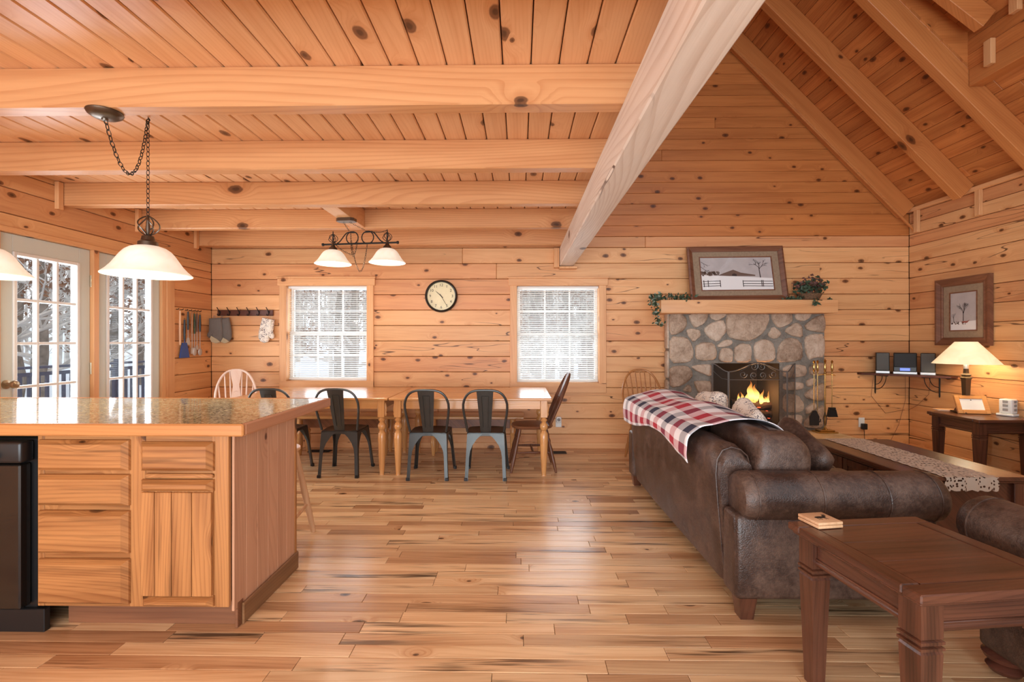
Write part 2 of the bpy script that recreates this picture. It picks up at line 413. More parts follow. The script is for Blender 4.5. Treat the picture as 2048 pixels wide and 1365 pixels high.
def m_glass(name, k):
    m, nt, b = newmat(name); h = N(nt); nt.nodes.remove(b)
    out = nt.nodes['Material Output']; tr = h.n('ShaderNodeBsdfTransparent'); gl = h.n('ShaderNodeBsdfGlossy'); gl.inputs['Roughness'].default_value = .02
    lw = h.n('ShaderNodeLayerWeight'); lw.inputs[0].default_value = .5
    f = h.math('MULTIPLY_ADD', h.math('POWER', lw.outputs['Facing'], 5.0), .4*k, .022*k)
    mx = h.n('ShaderNodeMixShader'); nt.links.new(f, mx.inputs[0]); nt.links.new(tr.outputs[0], mx.inputs[1]); nt.links.new(gl.outputs[0], mx.inputs[2]); nt.links.new(mx.outputs[0], out.inputs[0])
    return m
M['glass'] = m_glass('window_glass', 1.0); M['pglass'] = m_glass('picture_glass', .10)
def m_shade(name, col, e, estr, trans=.5):
    m, nt, b = newmat(name); h = N(nt)
    b.inputs['Base Color'].default_value = col; b.inputs['Roughness'].default_value = .35
    tc = h.n('ShaderNodeTexCoord').outputs['Object']; n = h.noise(tc, 9.0, 3.0, .6, 1.5)
    b.inputs['Emission Color'].default_value = e; h.put(b.inputs['Emission Strength'], h.mr(n, .3, .7, estr*.82, estr*1.12))
    return m
M['alab'] = m_shade('alabaster_glass_shade', srgb(236, 228, 208), srgb(255, 246, 228), .40)
M['linen'] = m_shade('linen_lamp_shade', srgb(250, 232, 196), srgb(255, 226, 176), .62)
M['bulb'] = plain('lit_bulb', (1, 1, 1, 1), .4, emit=(1, .95, .86, 1), estr=3.0)
def m_flame():
    m, nt, b = newmat('flame'); h = N(nt); nt.nodes.remove(b); out = nt.nodes['Material Output']
    tc = h.n('ShaderNodeTexCoord').outputs['UV']; sx = h.n('ShaderNodeSeparateXYZ'); h.put(sx.inputs[0], tc)
    em = h.n('ShaderNodeEmission'); h.put(em.inputs[0], h.ramp(sx.outputs[1], [(0, (1, .32, .05, 1)), (.25, (1, .72, .22, 1)), (.5, (1, .62, .14, 1)), (1, (1, .16, .02, 1))])); h.put(em.inputs[1], h.mr(sx.outputs[1], .1, 1.0, 3.2, .9))
    tr = h.n('ShaderNodeBsdfTransparent'); mx = h.n('ShaderNodeMixShader')
    lw = h.n('ShaderNodeLayerWeight'); lw.inputs[0].default_value = .45
    h.put(mx.inputs[0], h.math('MAXIMUM', h.mr(lw.outputs['Facing'], .35, .95), h.math('MULTIPLY', sx.outputs[1], .55)))
    nt.links.new(em.outputs[0], mx.inputs[1]); nt.links.new(tr.outputs[0], mx.inputs[2]); nt.links.new(mx.outputs[0], out.inputs[0])
    return m
M['flame'] = m_flame()
M['ember'] = plain('glowing_ember', srgb(120, 30, 20), .9, emit=(1, .12, .04, 1), estr=2.2)
def m_mesh():
    m, nt, b = newmat('fine_wire_mesh'); h = N(nt); out = nt.nodes['Material Output']
    b.inputs['Base Color'].default_value = srgb(52, 48, 44); b.inputs['Roughness'].default_value = .6
    tr = h.n('ShaderNodeBsdfTransparent'); mx = h.n('ShaderNodeMixShader'); mx.inputs[0].default_value = .36
    nt.links.new(tr.outputs[0], mx.inputs[1]); nt.links.new(b.outputs[0], mx.inputs[2]); nt.links.new(mx.outputs[0], out.inputs[0])
    return m
M['mesh'] = m_mesh()
def m_plaid():
    m, nt, b = newmat('plaid_wool'); h = N(nt)
    tc = h.n('ShaderNodeTexCoord').outputs['UV']; sx = h.n('ShaderNodeSeparateXYZ'); h.put(sx.inputs[0], tc)
    W, Nv, Rd = srgb(250, 248, 250), srgb(30, 38, 66), srgb(186, 24, 50)
    st = [(0, W), (.25, Nv), (.5, W), (.75, Rd)]
    a = h.ramp(h.math('FRACT', h.math('MULTIPLY', sx.outputs[0], 4.6)), st, 'CONSTANT')
    c = h.ramp(h.math('FRACT', h.math('MULTIPLY_ADD', sx.outputs[1], 2.3, .62)), st, 'CONSTANT')
    n = h.noise(h.n('ShaderNodeTexCoord').outputs['Object'], 260.0, 2.0)
    col = h.mix(.5, a, c); h.put(b.inputs['Base Color'], h.mix(h.math('MULTIPLY', n, .12), col, srgb(240, 232, 236)))
    b.inputs['Roughness'].default_value = .95; b.inputs['Specular IOR Level'].default_value = .1
    h.put(b.inputs['Normal'], h.bump(n, .5, .004))
    return m
M['plaid'] = m_plaid()
def m_print():
    m, nt, b = newmat('floral_print_cotton'); h = N(nt)
    tc = h.n('ShaderNodeTexCoord').outputs['Object']
    n = h.noise(tc, 44.0, 2.0, .6, 2.2); k = h.noise(tc, 9.0, 1.0)
    f = h.math('MULTIPLY', h.mr(n, .54, .58), h.mr(k, .32, .45))
    c = h.mix(f, srgb(240, 230, 216), srgb(72, 66, 80)); c = h.mix(h.math('MULTIPLY', h.mr(h.noise(tc, 26.0, 1.0, .5, 1.0), .66, .7), .7), c, srgb(190, 150, 110))
    h.put(b.inputs['Base Color'], c); b.inputs['Roughness'].default_value = .9
    return m
M['print'] = m_print()
def m_lace():
    m, nt, b = newmat('cutwork_lace'); h = N(nt); out = nt.nodes['Material Output']
    b.inputs['Base Color'].default_value = srgb(206, 190, 172); b.inputs['Roughness'].default_value = .9
    tc = h.n('ShaderNodeTexCoord').outputs['UV']
    vo = h.n('ShaderNodeTexVoronoi', voronoi_dimensions='2D', feature='F1'); vo.inputs['Scale'].default_value = 1.0
    mp = h.n('ShaderNodeMapping'); mp.inputs['Scale'].default_value = (16, 52, 1); h.put(mp.inputs[0], tc); h.put(vo.inputs['Vector'], mp.outputs[0])
    sc = h.n('ShaderNodeSeparateColor'); h.put(sc.inputs[0], vo.outputs['Color'])
    f = h.math('MULTIPLY', h.mr(vo.outputs['Distance'], .3, .24), h.math('GREATER_THAN', sc.outputs[0], .35))
    tr = h.n('ShaderNodeBsdfTransparent'); mx = h.n('ShaderNodeMixShader'); h.put(mx.inputs[0], f)
    nt.links.new(b.outputs[0], mx.inputs[1]); nt.links.new(tr.outputs[0], mx.inputs[2]); nt.links.new(mx.outputs[0], out.inputs[0])
    return m
M['lace'] = m_lace()
M['leaf'] = plain('ivy_leaf', srgb(66, 84, 62), .6, var=.45, vscale=30)
M['leafpale'] = plain('variegated_leaf', srgb(150, 158, 140), .6, var=.3, vscale=30)
M['leafred'] = plain('dried_red_leaf', srgb(112, 74, 66), .7, var=.4, vscale=30)
M['wicker'] = plain('brown_wicker', srgb(108, 80, 56), .8, var=.35, vscale=60, bump=.6, bscale=90)
M['mitt'] = plain('grey_mitt_cloth', srgb(112, 104, 98), .9, bump=.4, bscale=120)
M['mittpad'] = plain('beige_mitt_pad', srgb(190, 172, 140), .9, bump=.4, bscale=120)
M['blue'] = plain('blue_plastic', srgb(52, 84, 152), .45)
M['clockface'] = plain('cream_clock_face', srgb(226, 212, 168), .35, var=.06, vscale=12)
M['ink'] = plain('black_ink', srgb(38, 30, 24), .6)
M['mat'] = plain('grey_brown_mat', srgb(150, 128, 104), .8, var=.12, vscale=40)
M['psky'] = plain('print_grey_sky', srgb(186, 178, 176), .5, var=.08, vscale=9)
M['psnow'] = plain('print_snow', srgb(236, 234, 232), .5)
M['pbrown'] = plain('print_sepia', srgb(108, 84, 72), .5)
M['pdark'] = plain('print_dark', srgb(58, 44, 40), .5)
M['pred'] = plain('print_red', srgb(156, 84, 72), .5)
M['slate'] = plain('display_blue', srgb(20, 30, 60), .2, emit=(.08, .16, .9, 1), estr=.9)
M['dishscreen'] = M['black']
# ================================================================ THE SETTING
XL, XR, YB = -3.81, 4.73, 5.83
# ---- floor: planks along X
def build_floor():
    base = MB().box(XL-.2, -3.2, -.06, XR+.2, YB+.2, -.012).build('floor', M['floor_under']); struct(base, 'hickory plank floor')
    pieces = []; pw = .083; rr = random.Random(5)
    y = 0.0; row = 0
    y0 = -3.1
    while y0 < YB:
        x = XL - rr.random()*.8
        while x < XR:
            L = rr.choice((.35, .5, .65, .8, 1.0, 1.25)) + rr.random()*.1
            a, c = max(x, XL-.02), min(x+L, XR+.02)
            if c-a > .05: pieces.append((a, c, y0))
            x += L
        y0 += pw
    def vis(p):
        a, c, yy = p
        if yy < 1.35: return 0
        if a > 1.15*yy or c < -1.15*yy: return 0
        # apparent size, less for what the island and sofa hide
        if c < -1.3 and yy < 2.7 and yy > 2.05: return 0
        if a > 1.0 and 2.25 < yy < 4.4: return .01
        return 1.0/(yy*yy)
    pieces.sort(key=lambda p: -vis(p))
    rest = MB(); rest.tone = []
    for i, (a, c, yy) in enumerate(pieces):
        h = rr.random()*.0008
        if i < 299 and vis(p := (a, c, yy)) > 0:
            mb = MB().box(-(c-a)/2+.001, .0012, -.014, (c-a)/2-.001, pw-.0012, h, .0015)
            o = mb.build('plank', M['floor'], base, loc=((a+c)/2, yy, 0))
        else:
            n = len(rest.v); rest.box(a+.001, yy+.0015, -.014, c-.001, yy+pw-.0015, h, 0); rest.tone += [rr.random()]*(len(rest.v)-n)
    o = rest.build('planking', M['floor'], base); o['kind'] = 'stuff'
build_floor()

# ---- log walls
def seams():
    z = [-.018 + .1905*k for k in range(0, 14)]
    z = [max(0, q) for q in z]; z.append(2.594)
    return z
SE = seams()
WIN = [(P(560, 556, YB).x, P(748, 556, YB).x, P(560, 772, YB).z, P(560, 556, YB).z), (P(1020, 557, YB).x, P(1212, 557, YB).x, P(1020, 776, YB).z, P(1020, 556, YB).z)]
FPX0, FPX1 = P(1336, 700, 5.68).x, P(1651, 700, 5.68).x
def cut(x0, x1, holes):
    segs = [(x0, x1)]
    for a, c in holes:
        out = []
        for p, q in segs:
            if c <= p or a >= q: out.append((p, q)); continue
            if a > p: out.append((p, a))
            if c < q: out.append((c, q))
        segs = out
    return segs
rw = random.Random(21)
def wall_back():
    b = MB()
    h = 7.3
    # backing with holes (boxes between the openings)
    xs = [XL-.2, WIN[0][0]+.03, WIN[0][1]-.03, WIN[1][0]+.03, WIN[1][1]-.03, FPX0+.3, FPX1-.35, XR+.2]
    Y0, Y1 = YB+.035, YB+.16
    for i in range(7):
        x0, x1 = xs[i], xs[i+1]
        if i in (1, 3):
            wz = WIN[0 if i == 1 else 1]; b.box(x0, Y0, 0, x1, Y1, wz[2]+.03); b.box(x0, Y0, wz[3]-.03, x1, Y1, h)
        elif i == 5: b.box(x0, Y0, 1.2, x1, Y1, h)
        else: b.box(x0, Y0, 0, x1, Y1, h)
    base = b.build('wall_back', M['wall_under']); struct(base, 'pine log end wall with gable boards above')
    for k in range(len(SE)-1):
        z0, z1 = SE[k], SE[k+1]; zc = (z0+z1)/2
        holes = []
        for wd in WIN:
            if z1 > wd[2]+.02 and z0 < wd[3]-.02: holes.append((wd[0]+.02, wd[1]-.02))
        if zc < 1.62: holes.append((FPX0+.03, FPX1-.03))
        for p, q in cut(XL, XR, holes):
            js = [p]
            x = p
            if k == 12: js += [P(925, 500, YB).x, P(1424, 480, YB).x]
            elif k == 11: js += [P(993, 540, YB).x, P(1640, 540, YB).x]
            elif q-p > 3.2: js += [p + (q-p)*rw.uniform(.35, .65)]
            js = sorted(j for j in js if p <= j < q) + [q]
            for a, c in zip(js, js[1:]):
                pr = rw.uniform(0, .005)
                MB().box(a-(a+c)/2+.0015, -pr, z0-zc+.0025, c-(a+c)/2-.0015, .04, z1-zc-.0025, .005).build('log', M['log_x'], base, loc=((a+c)/2, YB, zc))
    z = 2.594
    while z < 6.9:
        z1 = z+.132; zc = (z+z1)/2
        xr = XR - max(0, (z1-2.95)/1.02)
        x0 = XL if z < 2.62 else .25
        if xr-x0 > .2:
            js = [x0, x0+(xr-x0)*rw.uniform(.15, .85), xr] if xr-x0 > 2 and rw.random() < .45 else [x0, xr]
            for a, c in zip(js, js[1:]):
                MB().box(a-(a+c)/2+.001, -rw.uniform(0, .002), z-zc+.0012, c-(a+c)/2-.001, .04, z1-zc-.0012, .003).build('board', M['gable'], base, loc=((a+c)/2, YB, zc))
        z = z1
    # floor moulding
    for a, c in ((XL, FPX0-.05), (FPX1+.25, XR)):
        struct(MB().box(a, YB-.018, 0, c, YB-.006, .07, .004).build('baseboard_back', M['trim_x']), 'narrow pine moulding along the log wall')
wall_back()
DY0, DY1 = 3.33, 5.17     # door opening along Y, DZ top
DZ = 2.165
def wall_side(name, X, sgn, lab, holes_fn, zt):
    b = MB()
    bx0, bx1 = X-sgn*.035, X-sgn*.16
    if holes_fn:
        b.box(bx0, -3.2, 0, bx1, DY0+.02, zt); b.box(bx0, DY1-.02, 0, bx1, YB+.16, zt); b.box(bx0, DY0, DZ-.02, bx1, DY1, zt)
    else: b.box(bx0, -3.2, 0, bx1, YB+.16, zt)
    base = b.build(name, M['wall_under']); struct(base, lab)
    sz = [q for q in SE if q < zt]
    if sz[-1] < zt-.01: sz.append(zt)
    if not holes_fn: sz = SE + [2.73, 2.862, 2.96]
    for k in range(len(sz)-1):
        z0, z1 = sz[k], sz[k+1]; zc = (z0+z1)/2
        holes = [(DY0, DY1)] if holes_fn and zc < DZ+.02 else []
        if holes_fn and z0 < DZ < z1-.02:
            parts = [(z0, DZ, [(DY0, DY1)]), (DZ, z1, [])]
        else: parts = [(z0, z1, holes)]
        for za, zb, hl in parts:
            zc = (za+zb)/2
            for p, q in cut(-1.0, YB-.002, hl):
                js = [p, q] if q-p < 3 else sorted([p, p+(q-p)*rw.uniform(.25, .75), q])
                for a, c in zip(js, js[1:]):
                    pr = rw.uniform(0, .005)
                    MB().box(sgn*pr, a-(a+c)/2+.0015, za-zc+.0025, -sgn*.04, c-(a+c)/2-.0015, zb-zc-.0025, .005).build('log', M['log_y'], base, loc=(X, (a+c)/2, zc))
    return base
wall_side('wall_left', XL, 1, 'pine log wall with the french doors', True, 2.66)
wall_side('wall_right', XR, -1, 'pine log wall behind the table lamp', False, 2.96)
struct(MB().box(XR-.02, .5, 0, XR-.006, YB-.02, .075, .004).build('baseboard_right', M['trim_y']), 'narrow pine moulding along the right log wall')
struct(MB().box(XL+.006, DY1+.05, 0, XL+.02, YB-.02, .075, .004).build('baseboard_left', M['trim_y']), 'narrow pine moulding beside the doors')

# ---- loft floor seen from below: boards along Y on joists along X
def ceiling():
    base = MB().box(XL-.1, -3.2, 2.665, .64, YB+.05, 2.72).build('ceiling', M['wall_under']); struct(base, 'pine board ceiling on open joists')
    rr = random.Random(3); x = .057-.134*29; 
    while x < .62:
        a, c = max(x, XL), min(x+.134, .64)
        y = -3.1; js = [y, rr.uniform(.2, 1.6), rr.uniform(3.2, 5.0), YB]
        for p, q in zip(js, js[1:]):
            MB().box(-(c-a)/2+.0028, -(q-p)/2+.001, 0, (c-a)/2-.0028, (q-p)/2-.001, .036, .006).build('board', M['ceil'], base, loc=((a+c)/2, (p+q)/2, 2.63))
        x += .134
    for i, y in enumerate((.6, 1.42, 2.25, 3.085, 3.885, 4.70, 5.55)):
        MB().box(-(.655-XL)/2, 0, 0, (.655-XL)/2, .095, .19, .006).build('joist', M['joist'], base, loc=((XL+.655)/2, y, 2.44))
    # short block carrying the chandelier, and small trim blocks at the joist ends
    blk = P(730, 440, 4.70).x
    MB().box(blk-.14, 3.982, 2.442, blk, 4.698, 2.62, .004).build('block', M['trim_y'], base)
    for y in (3.885, 4.70, 5.55): MB().box(XL+.004, y-.05, 2.4, XL+.04, y-.004, 2.625, .003).build('joist_trim', M['trim_z'], base)
ceiling()
bm_ = MB().box(-.085, -2.9, -.11, .085, 2.9, .11, .008).build('trim_1', M['beam'], loc=(.575, 2.92, 2.33)); struct(bm_, 'pale squared timber beam carrying the edge of the loft floor')
tr2 = MB().box(P(1107, 520, YB).x, YB-.12, P(1107, 538, YB).z, .485, YB-.004, 2.435, .003).box(.486, YB-.12, P(1107, 540, YB).z, .70, YB-.004, 2.214, .003).build('trim_2', M['trim_z']); struct(tr2, 'pine trim round the beam end')

# ---- cathedral roof slope
SL = 1.02; ZE = 2.917          # boards' underside at the right wall
ang = math.atan(SL)
def roof():
    root = sempty('ceiling_slope', 'sloping pine board roof on open rafters', (XR, 0, ZE)); root.rotation_euler = (0, ang, 0)
    # local: -x runs up the slope, +z out of the roof, boards along y
    rr = random.Random(9); L = 4.30/cos(ang)
    s = 0.0
    def lx(X): return (XR-X)/cos(ang)
    o0, o1 = lx(4.0), lx(1.72)
    while s < L:
        e = min(s+.132, L)
        if o0 <= (s+e)/2 <= o1: spans = [(4.237, YB)]
        else: spans = [(-.6, YB)]
        for p, q in spans:
            js = [p, q] if q-p < 2.5 else [p, rr.uniform(1.0, 2.8), rr.uniform(3.3, 5.2), q]
            for a, c in zip(js, js[1:]):
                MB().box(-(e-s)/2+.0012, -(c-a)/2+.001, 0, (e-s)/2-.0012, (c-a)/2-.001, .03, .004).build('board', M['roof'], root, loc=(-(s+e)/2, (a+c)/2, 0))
        s = e
    # sheathing over the boards
    MB().box(-o0, -.6, .032, .3, YB+.1, .06).box(-L-.3, -.6, .032, -o1, YB+.1, .06).box(-o1, 4.30, .032, -o0, YB+.1, .06).build('sheathing', M['wall_under'], root)
    dep = .277*cos(ang)
    for i, y in enumerate((5.725, 4.985, 4.235, 3.49, 2.74, 2.0)):
        top = L if i < 3 else None
        if i < 3: MB().box(-L/2, 0, -dep, L/2, .095, 0, .005).build('rafter', M['raft'], root, loc=(-L/2-.02, y, -.001))
        else: MB().box(-o0/2, 0, -dep, o0/2, .095, 0, .005).build('rafter', M['raft'], root, loc=(-o0/2-.02, y, -.001))
    return root
roof()
# trims where rafters meet the right wall
tb = MB()
for y in (5.66, 4.905): tb.box(XR-.045, y, 2.6, XR-.006, y+.055, 2.9, .003)
struct(tb.build('trim_3', M['trim_z']), 'short pine trim blocks under the rafter ends')
struct(MB().box(XR-.05, .5, 2.86, XR-.006, YB-.01, 2.905, .004).build('trim_4', M['trim_y']), 'pine moulding where roof meets right wall')
# gable cove moulding under first rafter
def gab():
    m = MB().box(-.02, -.02, -.01, 4.2/cos(ang), 0, .012, .003)
    m.xf(Matrix.Translation((XR, 5.722, 2.615)) @ Matrix.Rotation(ang, 4, 'Y') @ Matrix.Rotation(pi, 4, 'Z') @ Matrix.Translation((0, 0, 0)))
    struct(m.build('trim_5', M['raft']), 'thin moulding under the gable rafter')
gab()
# far roof slope beyond the ridge, above the loft; unseen, added to block light
lo = MB(); Ls = 4.4/cos(ang); lo.box(-Ls, -.6, 0, 0, YB+.1, .06); lo.xf(Matrix.Translation((.43, 0, ZE+4.30*SL)) @ Matrix.Rotation(-ang, 4, 'Y'))
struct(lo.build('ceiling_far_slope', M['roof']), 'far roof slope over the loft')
# ---- shed dormer
def dormer():
    d = sempty('wall_dormer', 'short dormer wall and its raised ceiling'); X0 = 3.95
    MB().box(X0-.0, 1.2, 3.55, X0+.12, 4.232, 3.70, .005).build('header', M['raft_y'], d)
    z = 3.70
    while z < 4.6:
        for a, c in ((1.2, 2.7), (2.702, 4.26)):
            MB().box(X0+.0, a, z+.001, X0+.05, c, z+.13, .003).build('board', M['roof'], d)
        z += .132
    MB().box(X0-.045, 3.99, 3.62, X0-.002, 4.055, 3.83, .003).build('post', M['trim_z'], d)
    MB().box(X0-.045, 3.78, 3.92, X0-.002, 3.85, 4.6, .003).build('post', M['trim_z'], d)
    sd = math.atan(.8)
    def sl(mb): return mb.xf(Matrix.Translation((X0, 0, 4.03)) @ Matrix.Rotation(sd, 4, 'Y'))
    s = 0.0
    while s < 2.9:
        sl(MB().box(-s-.131, 1.2, 0, -s-.001, 4.26, .03, .003)).build('board', M['roof'], d); s += .132
    for y in (3.97, 3.2, 2.4, 1.6): sl(MB().box(-2.7, y, -.17, -.02, y+.085, -.002, .004)).build('rafter', M['raft'], d)
    ck = MB().prism([(X0+.2, 3.45), (X0+.2, 3.9), (X0, 4.08), (1.3, 6.3), (1.3, 6.1)], 4.240, 4.30, 'y'); ck.build('cheek', M['gable'], d)
dormer()

# ================================================================ windows
def window(n, wd, lab):
    x0, x1, z0, z1 = wd
    w = sempty('window_%d' % n, lab, ((x0+x1)/2, YB, z0)); W = (x1-x0)/2; H = z1-z0
    cw = .085
    MB().box(-W, -.022, 0, -W+cw, .0, H-.09, .003).build('casing', M['trim_z'], w)
    MB().box(W-cw, -.022, 0, W, .0, H-.09, .003).build('casing', M['trim_z'], w)
    MB().box(-W-.02, -.03, H-.10, W+.02, .0, H-.012, .004).box(-W-.03, -.04, H-.012, W+.03, .0, H+.01, .003).build('casing', M['trim_x'], w)
    MB().box(-W, -.024, -.06, W, .0, .06, .003).build('casing', M['trim_x'], w)
    # jamb lining
    j = MB(); i = cw
    j.box(-W+i-.012, .001, .06, -W+i, .14, H-.1).box(W-i, .001, .06, W-i+.012, .14, H-.1).box(-W+i, .001, H-.1, W-i, .14, H-.088).box(-W+i, .001, .05, W-i, .14, .062)
    j.build('jamb', M['trim_z'], w)
    a, c, e, g = -W+i, W-i, .065, H-.1
    mid = (e+g)/2
    for (p, q, yy) in ((e, mid+.02, .085), (mid-.02, g, .115)):
        s = MB(); t = .04
        s.box(a, yy, p, a+t, yy+.028, q, .003).box(c-t, yy, p, c, yy+.028, q, .003).box(a+t, yy, p, c-t, yy+.028, p+t, .003).box(a+t, yy, q-t, c-t, yy+.028, q, .003)
        so = s.build('sash', M['white'], w)
        for k in (1, 2):
            xx = a+t+(c-a-2*t)*k/3; MB().box(xx-.009, yy+.004, p+t, xx+.009, yy+.02, q-t, .002).build('muntin', M['white'], so)
        zz = (p+q)/2; MB().box(a+t, yy+.005, zz-.009, c-t, yy+.019, zz+.009, .002).build('muntin', M['white'], so)
        MB().box(a+t, yy+.010, p+t, c-t, yy+.013, q-t).build('pane', M['glass'], so)
    return a, c, e, g, w
def blind(x0, wdata, lab, tilt):
    a, c, e, g, w = wdata
    b = thing('window_blind', lab, 'blind', (w.location.x, YB+.045, w.location.z))
    MB().box(a+.004, -.018, g-.03, c-.004, .018, g-.002, .003).build('head_rail', M['blind'], b)
    MB().box(a+.01, -.012, e+.012, c-.01, .012, e+.026, .002).build('bottom_rail', M['blind'], b)
    n = int((g-.04-e-.03)/.0235); sl = None
    for k in range(n):
        z = e+.04+k*.0235
        if sl is None:
            m = MB().grid(lambda u, v: (a+.012+u*(c-a-.024), (v-.5)*.024, .0022*(1-(2*v-1)**2)+(v-.5)*math.tan(tilt)*.024), 1, 4)
            sl = m.build('slat', M['blind'], b, smooth=True); sl.location = (0, 0, z)
        else:
            o = sl.copy(); COL.objects.link(o); o.parent = b; o.location = (0, 0, z)
    cd = MB()
    for k in (.14, .5, .86):
        x = a+(c-a)*k; cd.tube([(x, -.013, e+.02), (x, -.013, g-.02)], .0012, 4).tube([(x, .013, e+.02), (x, .013, g-.02)], .0012, 4)
    cd.build('ladder_cord', M['blind'], b)
    MB().tube([(a+.06, -.02, g-.03), (a+.065, -.022, g-.5)], .004, 6).build('tilt_wand', M['blind'], b)
wd1 = window(1, WIN[0], 'left window with white sash in pine casing'); blind(0, wd1, 'white slatted blind hanging in the window left of the clock', .42)
wd2 = window(2, WIN[1], 'right window with white sash in pine casing'); blind(0, wd2, 'white slatted blind hanging in the window right of the clock', .52)

# ================================================================ french doors (in the left wall)
def door(n, y0, y1, lab, knob):
    d = sempty('door_%d' % n, lab, (XL-.02, y0, .02)); W = y1-y0; H = 2.105
    X0, X1 = -.045, 0.0
    st, tp, bt = .105, .13, .24
    MB().box(X0, 0, 0, X1, st, H, .003).build('stile', M['doorwhite'], d)
    MB().box(X0, W-st, 0, X1, W, H, .003).build('stile', M['doorwhite'], d)
    MB().box(X0, st, H-tp, X1, W-st, H, .003).build('rail', M['doorwhite'], d)
    MB().box(X0, st, 0, X1, W-st, bt, .003).build('rail', M['doorwhite'], d)
    a, c, e, g = st, W-st, bt, H-tp
    f = MB(); t = .028
    f.box(-.052, a, e, .012, a+t, g, .004).box(-.052, c-t, e, .012, c, g, .004).box(-.052, a+t, g-t, .012, c-t, g, .004).box(-.052, a+t, e, .012, c-t, e+t, .004)
    f.build('glazing_frame', M['white'], d)
    a += t; c -= t; e += t; g -= t
    for k in (1, 2): yy = a+(c-a)*k/3; MB().box(-.036, yy-.011, e, .002, yy+.011, g, .003).build('muntin', M['white'], d)
    for k in (1, 2, 3, 4): zz = e+(g-e)*k/5; MB().box(-.035, a, zz-.011, .001, c, zz+.011, .003).build('muntin', M['white'], d)
    for i in range(3):
        for k in range(5):
            MB().box(-.026, a+(c-a)*i/3+.008, e+(g-e)*k/5+.008, -.022, a+(c-a)*(i+1)/3-.008, e+(g-e)*(k+1)/5-.008).build('pane', M['glass'], d)
    if knob:
        kb = MB().lathe([(.034, 0), (.034, .006), (.014, .01), (.012, .04), (.026, .048), (.031, .062), (.027, .078), (.012, .085)], 20)
        kb.xf(Matrix.Translation((.001, .06, .97)) @ Matrix.Rotation(pi/2, 4, 'Y')).build('door_knob', M['nickel'], d, smooth=True)
        for zz in (.25, 1.05, 1.83):
            MB().box(-.002, W-.005, zz-.05, .006, W+.028, zz+.05, .001).tube([(.008, W+.004, zz-.052), (.008, W+.004, zz+.052)], .007, 8).build('hinge', M['nickel'], d)
    return d
door(1, 3.43, 4.185, 'left french door with brass knob', True)
door(2, 4.245, 5.005, 'right french door nearer the corner', False)
struct(MB().box(XL-.10, 4.187, 0, XL+.014, 4.243, 2.13, .003).build('trim_6', M['trim_z']), 'pine mullion between the french doors')
struct(MB().box(XL-.10, 3.36, 2.127, XL+.014, 5.08, 2.17, .003).build('trim_7', M['trim_y']), 'pine head over the french doors')
struct(MB().box(XL-.10, 5.007, 0, XL+.01, 5.06, 2.126, .003).box(XL-.0, 5.062, 0, XL+.022, 5.175, 2.17, .003).build('trim_8', M['trim_z']), 'pine casing right of the french doors')
struct(MB().box(XL-.10, 3.37, 0, XL+.01, 3.428, 2.126, .003).box(XL-.0, 3.26, 0, XL+.022, 3.368, 2.17, .003).build('trim_9', M['trim_z']), 'pine casing left of the french doors')

# ================================================================ outdoors: snow, deck railing, bare trees
struct(MB().grid(lambda u, v: (-60+120*u, -20+110*v, -.75+.25*noise.noise(Vector((u*9, v*9, 0)))+ max(0, (v-.45))*7 + max(0, .42-u)*6), 40, 40).build('ground', M['snow'], smooth=True), 'snow covered ground outside')
struct(MB().box(-8.2, 1.5, -.14, XL-.2, 12, -.04).build('floor_deck', M['snow']), 'snow covered deck outside the doors')
def railing():
    r = thing('deck_railing', 'dark blue grey railing with balusters along the snowy deck', 'railing', (-7.95, 6.8, -.04))
    MB().box(-.06, -5, .90, .06, 5, .94, .004).build('top_rail', M['rail'], r); MB().box(-.02, -5, .78, .02, 5, .84, .003).build('rail', M['rail'], r); MB().box(-.02, -5, .08, .02, 5, .13, .003).build('rail', M['rail'], r)
    p = None
    for i in range(68):
        y = -4.9+i*.146
        if p is None: p = MB().box(-.02, -.02, .13, .02, .02, .78).build('baluster', M['rail'], r); p.location = (0, y, 0)
        else: o = p.copy(); COL.objects.link(o); o.parent = r; o.location = (0, y, 0)
    for y in (-4.9, -2.5, 0, 2.5, 4.9): MB().box(-.05, y-.05, 0, .05, y+.05, 1.0, .004).build('post', M['rail'], r)
railing()
